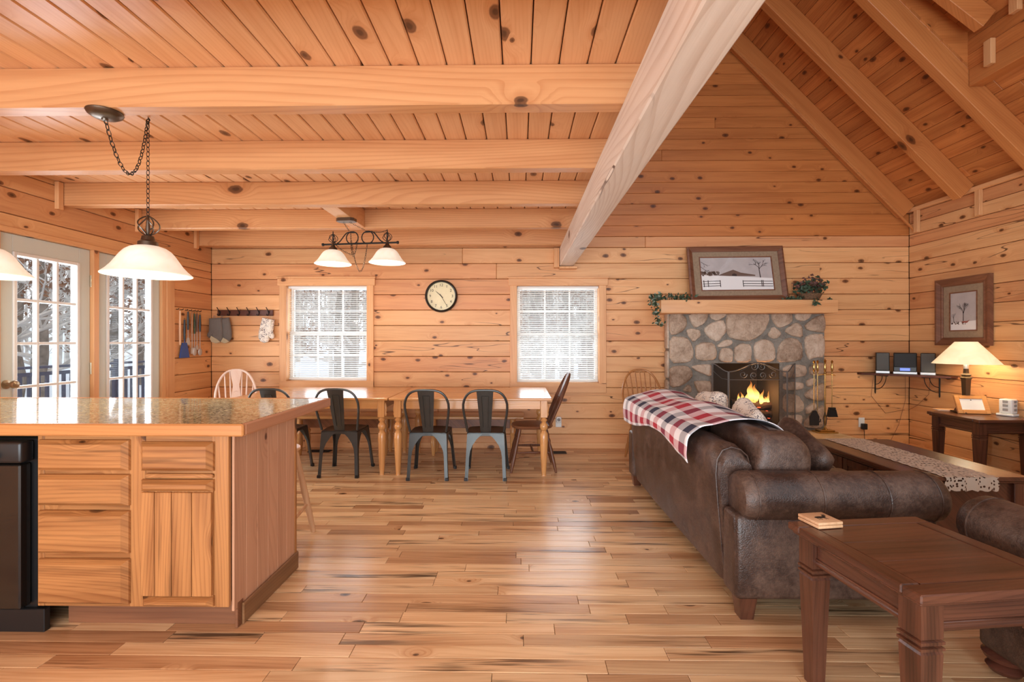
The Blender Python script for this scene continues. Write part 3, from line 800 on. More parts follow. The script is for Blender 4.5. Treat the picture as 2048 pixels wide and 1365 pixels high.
def make_tree(seed, h, leaves):
    rr = random.Random(seed)
    t = bpy.data.objects.new('tree', None); COL.objects.link(t)
    pts = []; rs = []; x = y = 0
    for i in range(9):
        pts.append((x, y, h*i/8-.3)); rs.append(.16*(1-i/9.5)+.02); x += rr.uniform(-.12, .12); y += rr.uniform(-.12, .12)
    MB().tube(pts, rs, 9).build('trunk', M['bark'], t, smooth=True)
    br = MB(); lf = MB()
    def grow(p, d, L, r, dep):
        q = [p]; dd = d
        for k in range(3):
            dd = (dd + Vector((rr.uniform(-.3, .3), rr.uniform(-.3, .3), rr.uniform(-.12, .3)))*.8).normalized(); q.append(q[-1]+dd*L/3)
        r = max(r, .0045); br.tube(q, [r, r*.8, r*.62, r*.42], 3 if dep > 1 else 4, cap=False)
        if dep >= 3:
            if leaves and rr.random() < leaves:
                for _ in range(5):
                    c = q[rr.randint(1, 3)] + Vector((rr.gauss(0, .1), rr.gauss(0, .1), rr.gauss(0, .1))); s = rr.uniform(.05, .09)
                    a = Vector((rr.gauss(0, 1), rr.gauss(0, 1), rr.gauss(0, 1))).normalized(); b2 = a.orthogonal().normalized()
                    lf.add([c-a*s, c-b2*s*.5, c+a*s, c+b2*s*.5+a.cross(b2)*.02], [(0, 1, 2), (0, 2, 3)])
            return
        for k in range(4 if dep == 0 else 3):
            i = rr.randint(1, 3); nd = (dd + Vector((rr.uniform(-1, 1), rr.uniform(-1, 1), rr.uniform(-.4, .6)))).normalized()
            grow(q[i], nd, L*rr.uniform(.45, .7), r*.5, dep+1)
    for i in range(15):
        z = rr.uniform(.10, .97); k = z*8; j = int(k); p = Vector(pts[j]).lerp(Vector(pts[j+1]), k-j)
        a = rr.uniform(0, 2*pi); grow(p, Vector((cos(a), sin(a), rr.uniform(.0, .8))).normalized(), h*rr.uniform(.18, .34), rs[j]*.38, 0)
    o = br.build('branches', M['twig'], t); o['kind'] = 'stuff'
    if leaves: o = lf.build('dead_leaves', M['oakleaf'], t); o['kind'] = 'stuff'
    return t
TG = 'bare trees in the snowy woods outside'
tp = [make_tree(1, 7.0, .0), make_tree(2, 8.0, .75), make_tree(4, 6.0, .4)]
spots = [(-10.6, 9.2, 1, 0), (-12.4, 12.2, 0, 1), (-14.5, 13.4, 1, .5), (-13.2, 15.4, 2, 1.2), (-17, 16.5, 0, 3), (-15, 18.6, 1, 4), (-19, 20.4, 1, 2.2), (-16.5, 11.6, 1, 1),
         (-5.2, 15, 0, .3), (-6.9, 18, 1, 1.1), (-4.3, 20, 2, 2.0), (-8.3, 23, 0, 2.4), (-5.6, 26, 1, .9), (-10.6, 30, 0, 1.6), (-7.6, 33, 2, .2), (-3.4, 27, 0, 5), (-12, 25, 1, 3),
         (.4, 11, 1, 1), (1.3, 12.5, 0, 2), (.9, 15, 2, 3), (2.2, 17, 0, 4), (.2, 19, 1, 5), (3.1, 21, 1, .4), (1.6, 25, 0, 1.5), (3.6, 28, 2, 2.5), (.6, 30, 1, 3.1), (4.2, 32, 0, .8), (2.6, 14, 1, 2.2), (1.9, 20, 2, .1)]
used = set()
for (x, y, k, a) in spots:
    side = x < -10 and y < 21
    lb = ['bare grey tree standing in the snow outside', 'tree still holding brown dead leaves in the snow outside', 'small tree with a few brown leaves in the snow outside'][k] + (' the french doors' if side else ' the back windows')
    if k in used: o = dup(tp[k], (x, y, -.5), a, lb)
    else: o = tp[k]; o.location = (x, y, -.5); o.rotation_euler = (0, 0, a); used.add(k)
    o['label'] = lb; o['category'] = 'tree'; o['group'] = TG + (' beyond the doors' if side else ' beyond the windows') + [', bare', ', brown leaved', ', small'][k]

def woods():
    rr = random.Random(17); m = MB()
    for i in range(230):
        if i < 150: x, y = rr.uniform(-26, 12), rr.uniform(24, 62)
        else: x, y = rr.uniform(-44, -20), rr.uniform(12, 50)
        h = rr.uniform(7, 14); r = rr.uniform(.05, .2); b = -.6+max(0, (y-29.5)/110)*7; dx, dy = rr.uniform(-.5, .5), rr.uniform(-.5, .5)
        m.tube([(x, y, b), (x+dx*.4, y+dy*.4, b+h*.5), (x+dx, y+dy, b+h)], [r, r*.75, r*.3], 5, cap=False)
        for k in range(9):
            z = b+h*rr.uniform(.08, .95); a = rr.uniform(0, 6.3); L = rr.uniform(.6, 2.2); p0 = Vector((x, y, z)); d = Vector((cos(a), sin(a), rr.uniform(-.1, .7)))
            m.tube([p0, p0+d*L*.6, p0+d*L+Vector((0, 0, .1))], [r*.35, r*.22, r*.1], 3, cap=False)
            for _ in range(2): e = Vector((rr.uniform(-1, 1), rr.uniform(-1, 1), rr.uniform(-.2, .8))); q0 = p0+d*L*rr.uniform(.4, .9); m.tube([q0, q0+e*L*.5], [r*.16, r*.08], 3, cap=False)
    o = m.build('distant_woods', M['twig']); o['kind'] = 'stuff'; o['label'] = 'grey leafless woods far beyond the snowy yard'; o['category'] = 'woods'
woods()
# ================================================================ kitchen peninsula
FY = 2.11
def island():
    t = thing('kitchen_island', 'knotty hickory kitchen island cabinet with drawers and plank door', 'cabinet', (-1.3, FY, 0))
    O = Vector((-1.3, FY, 0))
    def q(u, v): p = P(u, v, FY)-O; return p.x, p.z
    xr = -.0012; xl = q(75, 900)[0]; zt = .892; zb = q(450, 1216)[1]
    xs0, xs1 = q(262, 900)[0], q(288, 900)[0]
    # carcass
    MB().box(xl+.01, .02, zb, xr-.02, .60, zt).build('carcass', M['hick_z'], t)
    for a, c in ((xl, q(83, 900)[0]+.012), (xs0-.006, xs1+.006), (q(425, 900)[0]-.004, xr)): MB().box(a, 0, zb, c, .02, zt, .0025).build('stile', M['hick_z'], t)
    for z0, z1, a, c in [(zt-.05, zt, xl+.03, xr-.03), (zb, zb+.045, xl+.03, xr-.03)] + [(q(100, v)[1]-.02, q(100, v)[1]+.02, xl+.03, xs0) for v in (946, 1017, 1113)] + [(q(300, 951)[1]-.03, q(300, 951)[1]+.03, xs1, xr-.05)]:
        MB().box(a, .004, z0, c, .019, z1).build('rail', M['hick_x'], t)
    def bevelled(x0, x1, z0, z1, th=.030, bv=.022):
        m = MB(); y0 = -.001
        V = [(x0, y0, z0), (x1, y0, z0), (x1, y0, z1), (x0, y0, z1), (x0+.002, y0-th*.35, z0+.002), (x1-.002, y0-th*.35, z0+.002), (x1-.002, y0-th*.35, z1-.002), (x0+.002, y0-th*.35, z1-.002),
             (x0+bv, y0-th, z0+bv*.8), (x1-bv, y0-th, z0+bv*.8), (x1-bv, y0-th, z1-bv*.8), (x0+bv, y0-th, z1-bv*.8)]
        Fc = [(0, 3, 2, 1), (8, 9, 10, 11)]
        for a in (0, 4):
            for i in range(4): Fc.append((a+i, a+(i+1) % 4, a+4+(i+1) % 4, a+4+i))
        return m.add(V, Fc)
    for (v0, v1) in ((879, 941), (948, 1011), (1020, 1106), (1116, 1207)):
        x0, z1 = q(81, v0); x1, z0 = q(262, v1)
        bevelled(x0, x1, z0, z1).build('drawer', M['hick_x'], t)
    x0, z1 = q(286, 883); x1, z0 = q(430, 942); bevelled(x0, x1, z0, z1).build('drawer', M['hick_x'], t)
    x0, z1 = q(294, 947); x1, z0 = q(429, 956); MB().box(x0, -.012, z0, x1, .0, z1, .003).build('cutting_board', M['hick_x'], t)
    # door: top and bottom rails over four vertical planks
    x0, z1 = q(286, 958); x1, z0 = q(430, 1212)
    dd = MB().box(x0+.004, -.008, z0+.01, x1-.004, -.001, z1-.01).build('door', M['hick_z'], t)
    bevelled(x0, x1, q(300, 982)[1], z1).build('door_rail', M['hick_x'], dd)
    bevelled(x0+.006, x1, z0, q(300, 1190)[1]).build('door_rail', M['hick_x'], dd)
    ed = [x0+.004, q(315, 1000)[0], q(349, 1000)[0], q(389, 1000)[0], x1-.004]
    for a, c in zip(ed, ed[1:]): MB().box(a+.0015, -.021, q(300, 1189)[1], c-.0015, -.008, q(300, 983)[1], .0025).build('plank', M['hick_z'], dd)
    # side panel of vertical boards
    n = 6; 
    for i in range(n): MB().box(-.001, .021+.58*i/n+.0008, .09, .011, .021+.58*(i+1)/n-.0008, zt, .0018).build('panel', M['panel'], t)
    MB().box(-.012, .60, .0, .014, .622, zt, .002).build('corner_strip', M['hick_z'], t)
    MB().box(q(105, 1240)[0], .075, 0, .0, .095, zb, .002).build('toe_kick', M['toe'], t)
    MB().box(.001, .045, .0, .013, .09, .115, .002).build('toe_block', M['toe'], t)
    MB().box(.0125, .075, .0, .024, .625, .098, .004).build('base_board', M['basey'], t)
    # rest of the run to the wall, behind the dishwasher and at the rear
    MB().box(XL+1.3+.02, .06, .0, xl-.62, .60, zt).build('carcass', M['hick_z'], t)
    MB().box(xl-.62, .585, .0, xl+.01, .60, zt).build('rear_panel', M['panel'], t)
    # dishwasher
    dw = thing('dishwasher', 'black dishwasher built in left of the drawers', 'dishwasher', (-1.3+xl-.31, FY, 0))
    dx = .30
    MB().box(-dx, .02, .1, dx-.01, .57, .87).build('body', M['black'], dw)
    MB().box(-dx, -.035, .12, dx-.035, .018, .765, .006).build('door', M['blackgloss'], dw)
    rbox(MB(), -dx, -.045, .772, dx-.02, .018, .868, .012).build('control_panel', M['black'], dw, smooth=True)
    MB().box(-dx*.7, -.075, .79, dx*.6, -.055, .82, .008).box(-dx*.7, -.056, .795, -dx*.65, -.044, .815).box(dx*.55, -.056, .795, dx*.6, -.044, .815).build('handle', M['black'], dw)
    MB().box(-dx, .0, .0, dx+.04, .03, .105, .003).build('kick_plate', M['black'], dw)
    # worktop
    zc = .947; xc = -1.2127; y0, y1 = 2.068, 3.045
    wt = thing('worktop', 'granite tiled island worktop with oak edge', 'countertop', (xc, y0, zc)); dep = y1-y0
    x_l = XL-xc+.03
    MB().box(x_l, .01, -.050, -.01, dep-.01, -.008).build('substrate', M['grout'], wt)
    MB().box(x_l, 0, -.053, .0, .022, .0015, .006).build('edge', M['edge'], wt)
    MB().box(-.022, .0225, -.053, .0, dep, .0015, .006).build('edge', M['edge_y'], wt)
    MB().box(x_l, dep-.022, -.053, -.0225, dep, .0015, .006).build('edge', M['edge'], wt)
    ts = .309; y = .024; 
    while y < dep-.03:
        x = -.025; ye = min(y+ts, dep-.024)
        while x > x_l:
            xe = max(x-ts, x_l)
            MB().box(xe+.0025, y+.0025, -.0085, x-.0025, ye-.0025, .0, .0012).build('tile', M['granite'], wt); x -= ts
        y += ts
island()

# ---- bar stool behind the island
def stool():
    s = thing('bar_stool', 'pale wooden bar stool behind the kitchen island', 'stool', (-1.585, 3.03, 0), radians(8))
    MB().lathe([(.0, .595), (.12, .592), (.155, .60), (.168, .612), (.166, .624), (.155, .63), (.08, .624), (0, .622)], 28, cap=False).build('seat', M['stool'], s, smooth=True)
    c = [(sx, sy) for sx in (-1, 1) for sy in (-1, 1)]
    def lg(sx, sy, z): k = .105+(.60-z)*.155; return Vector((sx*k, sy*k, z))
    for sx, sy in c: MB().tube([lg(sx, sy, .597), lg(sx, sy, .3), lg(sx, sy, 0)], [.016, .022, .017], 10).build('leg', M['stool'], s, smooth=True)
    for z, pr in ((.2, ((0, 1), (2, 3))), (.29, ((0, 2), (1, 3)))):
        for a, b in pr: MB().tube([lg(*c[a], z), lg(*c[b], z)], .0105, 8).build('rung', M['stool'], s, smooth=True)
stool()

# ---- pendant lamps
def chain_mb(mb, pts, link=.034, r=.0022, w=.009):
    """links along a polyline"""
    pts = [Vector(p) for p in pts]; L = 0; seg = []
    for a, b in zip(pts, pts[1:]): seg.append((L, (b-a).length, a, b)); L += (b-a).length
    n = int(L/(link*.78)); 
    for i in range(n):
        d = (i+.5)*L/n
        for (s0, l, a, b) in seg:
            if s0 <= d <= s0+l: p = a.lerp(b, (d-s0)/l); t = (b-a).normalized(); break
        o = t.orthogonal().normalized(); o = Matrix.Rotation(pi/4 + (pi/2 if i % 2 else 0), 3, t) @ o
        mb.tube([p + t*cos(k*pi/4)*link/2 + o*sin(k*pi/4)*w for k in range(8)], r, 4, closed=True)
def sag(a, b, low, n=10):
    a, b, low = Vector(a), Vector(b), Vector(low); c = low*2-(a+b)/2
    return [a*(1-t)**2 + c*2*t*(1-t) + b*t*t for t in [i/n for i in range(n+1)]]
def bell(mb, R_, H, z0, n=40, th=.005):
    prof = [(.16, 1.0), (.27, .975), (.40, .92), (.51, .82), (.60, .68), (.69, .50), (.78, .32), (.88, .17), (.96, .075), (1.0, .03), (1.0, 0.0)]
    out = [(R_*a, z0+H*b) for a, b in prof]; inn = [(max(.01, R_*a-th), z0+H*b-th*.6) for a, b in prof[:-1]][::-1]
    return mb.lathe(out+[(R_-th, z0)]+inn, n, cap=False)
def cage(mb, R_, z0, z1, n=5, r=.004):
    for k in range(n):
        a0 = 2*pi*k/n
        mb.tube([(R_*sin(pi*i/12)**.8*cos(a0+1.3*i/12), R_*sin(pi*i/12)**.8*sin(a0+1.3*i/12), z1+(z0-z1)*i/12) for i in range(13)], r, 5)
    return mb
def bulb_light(parent, z, power, col=(1, .86, .66), r=.035):
    l = bpy.data.lights.new('bulb_light', 'POINT'); l.energy = power; l.color = col; l.shadow_soft_size = r
    o = bpy.data.objects.new('bulb_light', l); COL.objects.link(o); o.parent = parent; o.location = (0, 0, z)
def pendant(x, y, lab, canopy, low):
    t = thing('pendant_lamp', lab, 'lamp', (x, y, 1.70)); O = Vector((x, y, 1.70))
    R_, H = .222, .176
    bell(MB(), R_, H, 0).build('shade', M['alab'], t, smooth=True)
    MB().super((0, 0, .055), (.035, .035, .05), 1, 1, 14, 10).build('bulb', M['bulb'], t, smooth=True)
    MB().lathe([(.052, H-.004), (.05, H+.02), (.036, H+.03), (.03, H+.055), (.012, H+.06)], 20).build('socket_cup', M['pewter'], t, smooth=True)
    cage(MB(), .056, H+.055, H+.175, 5).lathe([(.006, H+.05), (.012, H+.10), (.006, H+.18)], 8).build('cage', M['pewter'], t, smooth=True)
    ch = MB(); hook = Vector((0, 0, 2.618-1.70)); chain_mb(ch, [(0, 0, H+.17), hook]); 
    chain_mb(ch, sag(hook, Vector(canopy)-O+Vector((0, 0, -.03)), Vector(low)-O))
    ch.build('chain', M['iron'], t, smooth=True)
    MB().tube([hook+Vector((0, 0, .012)), hook+Vector((.012, 0, -.004)), hook+Vector((0, 0, -.016)), hook+Vector((-.01, 0, -.004))], .003, 6).build('hook', M['iron'], t)
    MB().lathe([(.012, -.042), (.014, -.034), (.05, -.028), (.07, -.016), (.076, -.004), (.074, .0)], 28, tuple(Vector(canopy)-O)).build('canopy', M['pewter'], t, smooth=True)
    bulb_light(t, -.01, 7)
pp = P(296, 500, 2.76); cn = PZ(213, 226, 2.438); lw = P(262, 349, 2.55)
pendant(pp.x, 2.76, 'alabaster bell pendant lamp whose chain swags from the nearest ceiling joist', (cn.x, 2.298, 2.438), lw)
pendant(pp.x-.985, 2.76, 'alabaster bell pendant lamp cut off by left edge of photo', (cn.x-.985, 2.298, 2.438), (lw.x-.985, lw.y, lw.z))

# ---- chandelier over the tables
def chandelier():
    Y = 4.36; a = P(642, 488, Y); b = P(798, 487, Y); c = (a+b)/2
    t = thing('chandelier', 'two light iron scroll chandelier above the dining tables', 'lamp', (c.x, Y, c.z), radians(-7)); L = (b-a).length/2
    rb = MB(); n = 9; rb.tube([(-L-.01, 0, 0), (-L+.005, 0, 0)], .014, 8).tube([(-L, 0, 0), (L, 0, 0)], .0085, 8).tube([(L-.005, 0, 0), (L+.01, 0, 0)], .014, 8); rb.build('bar', M['iron'], t, smooth=True)
    sx = L*.73
    for s in (-1, 1):
        x = s*sx
        bell(MB(), .165, .135, -.185, 32).xf(Matrix.Translation((x, 0, 0))).build('shade', M['alab'], t, smooth=True)
        MB().super((x, 0, -.14), (.028, .028, .04), 1, 1, 12, 8).build('bulb', M['bulb'], t, smooth=True)
        MB().lathe([(.04, -.055), (.036, -.035), (.02, -.02), (.012, 0), (.01, .03)], 16, (x, 0, 0)).build('socket_cup', M['pewter'], t, smooth=True)
        cage(MB(), .042, .01, .095, 5, .003).lathe([(.005, 0), (.008, .05), (.004, .12)], 8).xf(Matrix.Translation((x, 0, 0))).build('cage', M['iron'], t, smooth=True)
        # scroll: long s-curve and a ring by the centre
        sc = MB(); pts = []
        for i in range(15):
            k = i/14; pts.append((s*(sx-.04-(sx-.155)*k), 0, .01+.095*(3*k*k-2*k**3)))
        cx, cz, r = s*.075, .055, .058
        for i in range(16):
            an = radians(125-i*24) if s > 0 else radians(55+i*24)
            pts.append((cx+r*cos(an)*(1 if True else 1), 0, cz+r*sin(an)))
        sc.tube(pts, .0055, 6); sc.build('scroll', M['iron'], t, smooth=True)
        l = bpy.data.lights.new('bulb_light', 'POINT'); l.energy = 7; l.color = (1, .86, .66); l.shadow_soft_size = .03
        o = bpy.data.objects.new('bulb_light', l); COL.objects.link(o); o.parent = t; o.location = (x, 0, -.19)
    cp = PZ(693, 438, 2.44); cl = Vector((cp.x-c.x, cp.y-Y, 2.44-c.z)); cl = Matrix.Rotation(radians(7), 3, 'Z') @ cl
    MB().prism([(cl.x-.085, cl.y-.03), (cl.x-.06, cl.y-.05), (cl.x+.06, cl.y-.05), (cl.x+.085, cl.y-.03), (cl.x+.085, cl.y+.03), (cl.x+.06, cl.y+.05), (cl.x-.06, cl.y+.05), (cl.x-.085, cl.y+.03)], cl.z-.028, cl.z, 'z').build('canopy', M['pewter'], t)
    ch = MB(); z = cl.z-.03
    chain_mb(ch, [(cl.x-.03, cl.y, z), (-.10, 0, .11)], .026, .0016, .006); chain_mb(ch, [(cl.x+.03, cl.y, z), (.06, 0, .115)], .026, .0016, .006)
    chain_mb(ch, sag((-.085, 0, .03), (.07, 0, -.01), (.0, 0, -.255), 12), .026, .0018, .006)
    chain_mb(ch, sag((-.09, 0, .11), (-.02, 0, .03), (-.07, 0, -.11), 8), .026, .0018, .006)
    chain_mb(ch, sag((-sx, 0, .09), (-.085, 0, -.10), (-.22, 0, -.02), 8), .026, .0018, .006)
    chain_mb(ch, sag((sx, 0, .12), (.10, 0, .11), (.2, 0, .10), 8), .026, .0018, .006)
    ch.build('chain', M['pewter'], t, smooth=True)
chandelier()

# ---- wall clock
def text(s, size, mat, parent, loc, rot, ext=.0006, name='numeral'):
    c = bpy.data.curves.new(name, 'FONT'); c.body = s; c.size = size; c.align_x = 'CENTER'; c.align_y = 'CENTER'; c.extrude = ext; c.materials.append(mat)
    tmp = bpy.data.objects.new('lettering', c); COL.objects.link(tmp); bpy.context.view_layer.update()
    me = bpy.data.meshes.new_from_object(tmp.evaluated_get(bpy.context.evaluated_depsgraph_get())); bpy.data.objects.remove(tmp); bpy.data.curves.remove(c)
    me.materials.clear(); me.materials.append(mat)
    o = bpy.data.objects.new(name, me); COL.objects.link(o); o.parent = parent; o.location = loc; o.rotation_euler = rot; return o
def clock():
    p = P(883, 593, YB); t = thing('wall_clock', 'round black framed wall clock between the two windows', 'clock', (p.x, YB-.006, p.z))
    r = .20; RX = Matrix.Rotation(pi/2, 4, 'X')
    MB().lathe([(r*.98, 0), (r, .012), (r*.985, .034), (r*.93, .045), (r*.88, .040), (r*.855, .022), (r*.85, .01)], 56, cap=False).xf(RX).build('rim', M['black'], t, smooth=True)
    MB().lathe([(0, .012), (r*.87, .012)], 56, cap=False).lathe([(0, .0), (r*.95, .0)], 56, cap=False).xf(RX).build('face', M['clockface'], t)
    MB().lathe([(r*.865, .034), (r*.6, .0365), (r*.3, .038), (0.001, .0385)], 56, cap=False).xf(RX).build('glass', M['pglass'], t, smooth=True)
    for k in range(1, 13):
        a = pi/2-k*pi/6; text(str(k), .046, M['ink'], t, (r*.68*cos(a), -.0135, r*.68*sin(a)), (pi/2, 0, 0))
    def hand(deg, L, wd, z):
        m = MB().prism([(-wd, -.03), (wd, -.03), (wd*.7, L*.7), (0, L), (-wd*.7, L*.7)], -.0006, .0006, 'y'); m.xf(Matrix.Translation((0, z, 0)) @ Matrix.Rotation(radians(deg), 4, 'Y')); return m
    hand(312, .10, .0042, -.018).build('hour_hand', M['ink'], t); hand(150, .145, .003, -.021).build('minute_hand', M['ink'], t)
    MB().lathe([(.007, 0), (.007, .008), (0.001, .009)], 12).xf(Matrix.Translation((0, -.015, 0)) @ RX).build('hub', M['ink'], t)
clock()

# ---- coat rack with six hooks, mitts
def coat_rack():
    a = P(437, 632, YB); b = P(548, 622, YB); z0 = P(490, 633, YB).z; z1 = P(490, 620, YB).z
    t = thing('hook_rack', 'dark wooden rail with six black double hooks on log wall', 'rack', ((a.x+b.x)/2, YB-.005, (z0+z1)/2)); L = (b.x-a.x)/2
    MB().box(-L, -.02, -.036, L, -.001, .036, .004).build('board', M['shelf'], t)
    for k in range(6):
        x = -L+.035+(2*L-.085)*k/5
        m = MB().tube([(x, -.02, .0), (x, -.035, .015), (x-.004, -.045, .035), (x-.01, -.06, .058), (x-.012, -.062, .066)], [.005, .005, .005, .005, .008], 7)
        m.tube([(x, -.02, .0), (x, -.03, -.015), (x+.002, -.045, -.035), (x+.002, -.065, -.036), (x, -.072, -.015)], [.005, .005, .005, .005, .007], 7)
        m.tube([(x, -.019, .01), (x, -.023, .01)], .012, 10).build('hook', M['iron'], t, smooth=True)
coat_rack()
def mitt_mb(s, thick=.02):
    pts = [(-.075, .0), (.075, .0), (.083, -.12), (.088, -.16), (.108, -.185), (.112, -.215), (.095, -.238), (.07, -.232), (.055, -.215), (.06, -.25), (.045, -.285), (.0, -.305), (-.045, -.295), (-.075, -.255), (-.085, -.18), (-.082, -.08)]
    m = MB(); n = len(pts); c = Vector((.0, -.15))
    V = []; Fc = []
    for f, y in ((1.0, 0), (.97, -thick*.55), (.82, -thick*.95), (.45, -thick*1.1)):
        for x, z in pts: V.append((s*(c.x+(x-c.x)*f), y, c.y+(z-c.y)*f))
    for r_ in range(3):
        for i in range(n): Fc.append((r_*n+i, r_*n+(i+1) % n, (r_+1)*n+(i+1) % n, (r_+1)*n+i))
    Fc.append(tuple(3*n+i for i in range(n))); Fc.append(tuple(range(n))[::-1])
    return m.add(V, Fc)
def mitts():
    for i, (u, dy, rz, lb, pad) in enumerate(((440, .0, radians(-8), 'grey oven mitt with beige tip hanging nearest the corner', True), (452, .045, radians(-14), 'grey oven mitt hanging right of another against the log wall', True))):
        p = P(u, 637, YB); t = thing('oven_mitt', lb, 'oven mitt', (p.x, YB-.055-.03*(1-i), p.z), 0)
        mm = mitt_mb(-1 if i == 0 else -1, .03); mm.xf(Matrix.Rotation(rz*.5, 4, 'Y')); mm.build('body', M['mitt'], t, smooth=True, fix=True)
        pm = MB(); pl = [(-.06, -.30), (.0, -.312), (.05, -.29), (.066, -.25), (.05, -.215), (.02, -.235), (-.03, -.27)]
        pm.prism([(-x, z) for x, z in pl], -.036, -.0295, 'y').xf(Matrix.Rotation(rz*.5, 4, 'Y')).build('pad', M['mittpad'], t, fix=True)
        MB().tube([(0, -.015, .0), (.0, -.012, .025), (-.012, -.012, .03), (-.02, -.015, .0)], .003, 6).build('loop', M['mitt'], t)
    p = P(541, 638, YB); t = thing('oven_mitt', 'white patterned oven mitt under the right end of hook rail', 'oven mitt', (p.x, YB-.04, p.z), 0)
    mm = mitt_mb(1, .03); mm.xf(Matrix.Rotation(radians(11), 4, 'Y')); mm.build('body', M['print'], t, smooth=True, fix=True)
    MB().box(.05, -.03, -.23, .062, -.002, -.01, .003).xf(Matrix.Rotation(radians(11), 4, 'Y')).build('cuff_binding', M['mittpad'], t)
    MB().tube([(.03, -.012, -.0), (.03, -.012, .03), (.045, -.012, .03), (.045, -.012, -.0)], .003, 6).build('loop', M['mittpad'], t)
mitts()
# ---- barbecue tools on pegs, left wall by the corner
def tools():
    X = XL+.012
    def L(u, v): return PX(u, v, X)
    a = L(353, 619); b = L(400, 622)
    rk = thing('peg_row', 'row of small black pegs on log wall holding kitchen tools', 'hooks', (XL, (a.y+b.y)/2, a.z))
    us = (354, 363, 372, 380, 387, 393, 399)
    for u in us:
        q = L(u, 619+(u-354)*.1)-rk.location; MB().tube([(.0, q.y, q.z), (.028, q.y, q.z), (.034, q.y, q.z+.012)], .0045, 6).build('peg', M['iron'], rk)
    def tool(name, lab, u, v0, v1, vh, mh, ms, head, cat='utensil'):
        p = L(u, v0); t = thing(name, lab, cat, (XL+.03, p.y, p.z)); zz = lambda v: L(u, v).z-p.z
        MB().tube([(0, 0, .0), (0, 0, zz(vh)*.5), (0, 0, zz(vh))], [.009, .013, .010], 8).build('handle', mh, t, smooth=True)
        if ms: MB().tube([(0, 0, zz(vh)), (0, 0, zz(v1)+.05)], .0045, 6).build('shaft', ms, t)
        if head: head(MB(), zz(v1)).build('head', ms or mh, t, smooth=False)
        MB().tube([(0, 0, .0), (.004, .006, .012), (0, 0, .02), (-.004, -.006, .012)], .002, 5, closed=True).build('ring', M['iron'], t)
    def blade(wd, h): return lambda m, z: m.prism([(-wd*.6, z+h), (wd*.6, z+h), (wd, z+h*.5), (wd, z), (-wd, z), (-wd, z+h*.5)], -.002, .002, 'x')
    def spoon(wd, h): return lambda m, z: m.super((0, 0, z+h/2), (.012, wd, h/2), 1, 1, 12, 8)
    tool('rolling_pin', 'pale wooden rolling pin hanging nearest the door casing', 357, 622, 700, 690, M['stool'], M['stool'], None)
    def dust(m, z): return m.prism([(-.03, z+.17), (.03, z+.17), (.055, z+.09), (.075, z), (-.075, z), (-.055, z+.09)], -.01, .006, 'x')
    tool('dustpan', 'blue plastic scoop with wide fan blade at the lower left of the tools', 366, 640, 716, 680, M['black'], M['blue'], dust)
    tool('grill_spatula', 'black handled steel spatula beside the rolling pin', 373, 624, 690, 660, M['black'], M['silver'], blade(.03, .08))
    tool('grill_tongs', 'steel tongs with wooden grips among the hanging tools', 381, 626, 708, 668, M['oakchair'], M['silver'], blade(.02, .07))
    tool('basting_spoon', 'green handled slotted spoon in middle of the hanging tools', 386, 628, 712, 668, M['leaf'], M['silver'], spoon(.036, .10))
    tool('pastry_brush', 'brown handled brush hanging among the tools near corner', 391, 628, 700, 664, M['dkwood'], M['silver'], blade(.025, .05))
    tool('ladle', 'black handled steel ladle hanging nearest the room corner', 397, 630, 712, 664, M['black'], M['silver'], spoon(.034, .09))
tools()

# ================================================================ dining tables
def turned(mb, x, y, z0, z1, sq, s=.034):
    """square top block then turned leg"""
    H = z1-z0
    mb.box(x-s, y-s, z1-sq, x+s, y+s, z1, .004)
    k = z1-sq-z0
    pr = [(.56, 1.0), (.7, .985), (1.05, .955), (.75, .93), (.6, .915), (1.1, .875), (1.2, .84), (1.0, .80), (.62, .775), (.8, .755), (1.15, .72), (1.18, .62), (1.0, .35), (.72, .08), (.62, .03), (.7, .0)]
    return mb.lathe([(a*s, z0+k*b) for a, b in pr][::-1], 16, (x, y, 0))
TY0, TY1 = 4.575, 5.66
def dining_table(x0, x1, lab):
    c = ((x0+x1)/2, (TY0+TY1)/2, 0); t = thing('dining_table', lab, 'table', c, 0, None); W = (x1-x0)/2; D = (TY1-TY0)/2
    MB().box(-W, -D, .738, W, D, .763, .006).build('tabletop', M['maple_x'], t)
    for sx in (-1, 1):
        for sy in (-1, 1): turned(MB(), sx*(W-.075), sy*(D-.075), 0, .7375, .17).build('leg', M['maple_z'], t, smooth=True)
    for s in (-1, 1):
        MB().box(-W+.11, s*(D-.065)-.01, .65, W-.11, s*(D-.065)+.01, .7375, .002).build('apron', M['maple_x'], t)
        MB().box(s*(W-.065)-.01, -D+.11, .65, s*(W-.065)+.01, D-.11, .7375, .002).build('apron', M['maple_y'], t)
    # split spindles glued to the leg blocks
    for sx in (-1, 1):
        MB().lathe([(.001, .575), (.008, .585), (.012, .60), (.007, .615), (.014, .64), (.012, .67), (.004, .70), (.001, .71)], 10, (sx*(W-.038), -D+.075, 0)).build('spindle', M['maple_z'], t, smooth=True)
dining_table(-1.262, .318, 'honey maple dining table nearer the sofa')
dining_table(-2.80, -1.272, 'honey maple dining table nearer the french doors')
def bench(x0, x1, lab):
    t = thing('dining_bench', lab, 'bench', ((x0+x1)/2, 5.53, 0)); W = (x1-x0)/2
    MB().box(-W, -.16, .425, W, .16, .46, .008).build('seat', M['maple_x'], t)
    MB().box(-W+.12, -.012, .30, W-.12, .012, .424, .003).build('apron', M['dkseat'], t)
    for sx in (-1, 1):
        for sy in (-1, 1): MB().lathe([(.016, 0), (.024, .05), (.034, .16), (.026, .22), (.036, .25), (.022, .28), (.034, .34), (.03, .424)], 12, (sx*(W-.13), sy*.10, 0)).build('leg', M['maple_z'], t, smooth=True)
bench(-1.11, .06, 'wooden bench along the log wall under the right dining table')
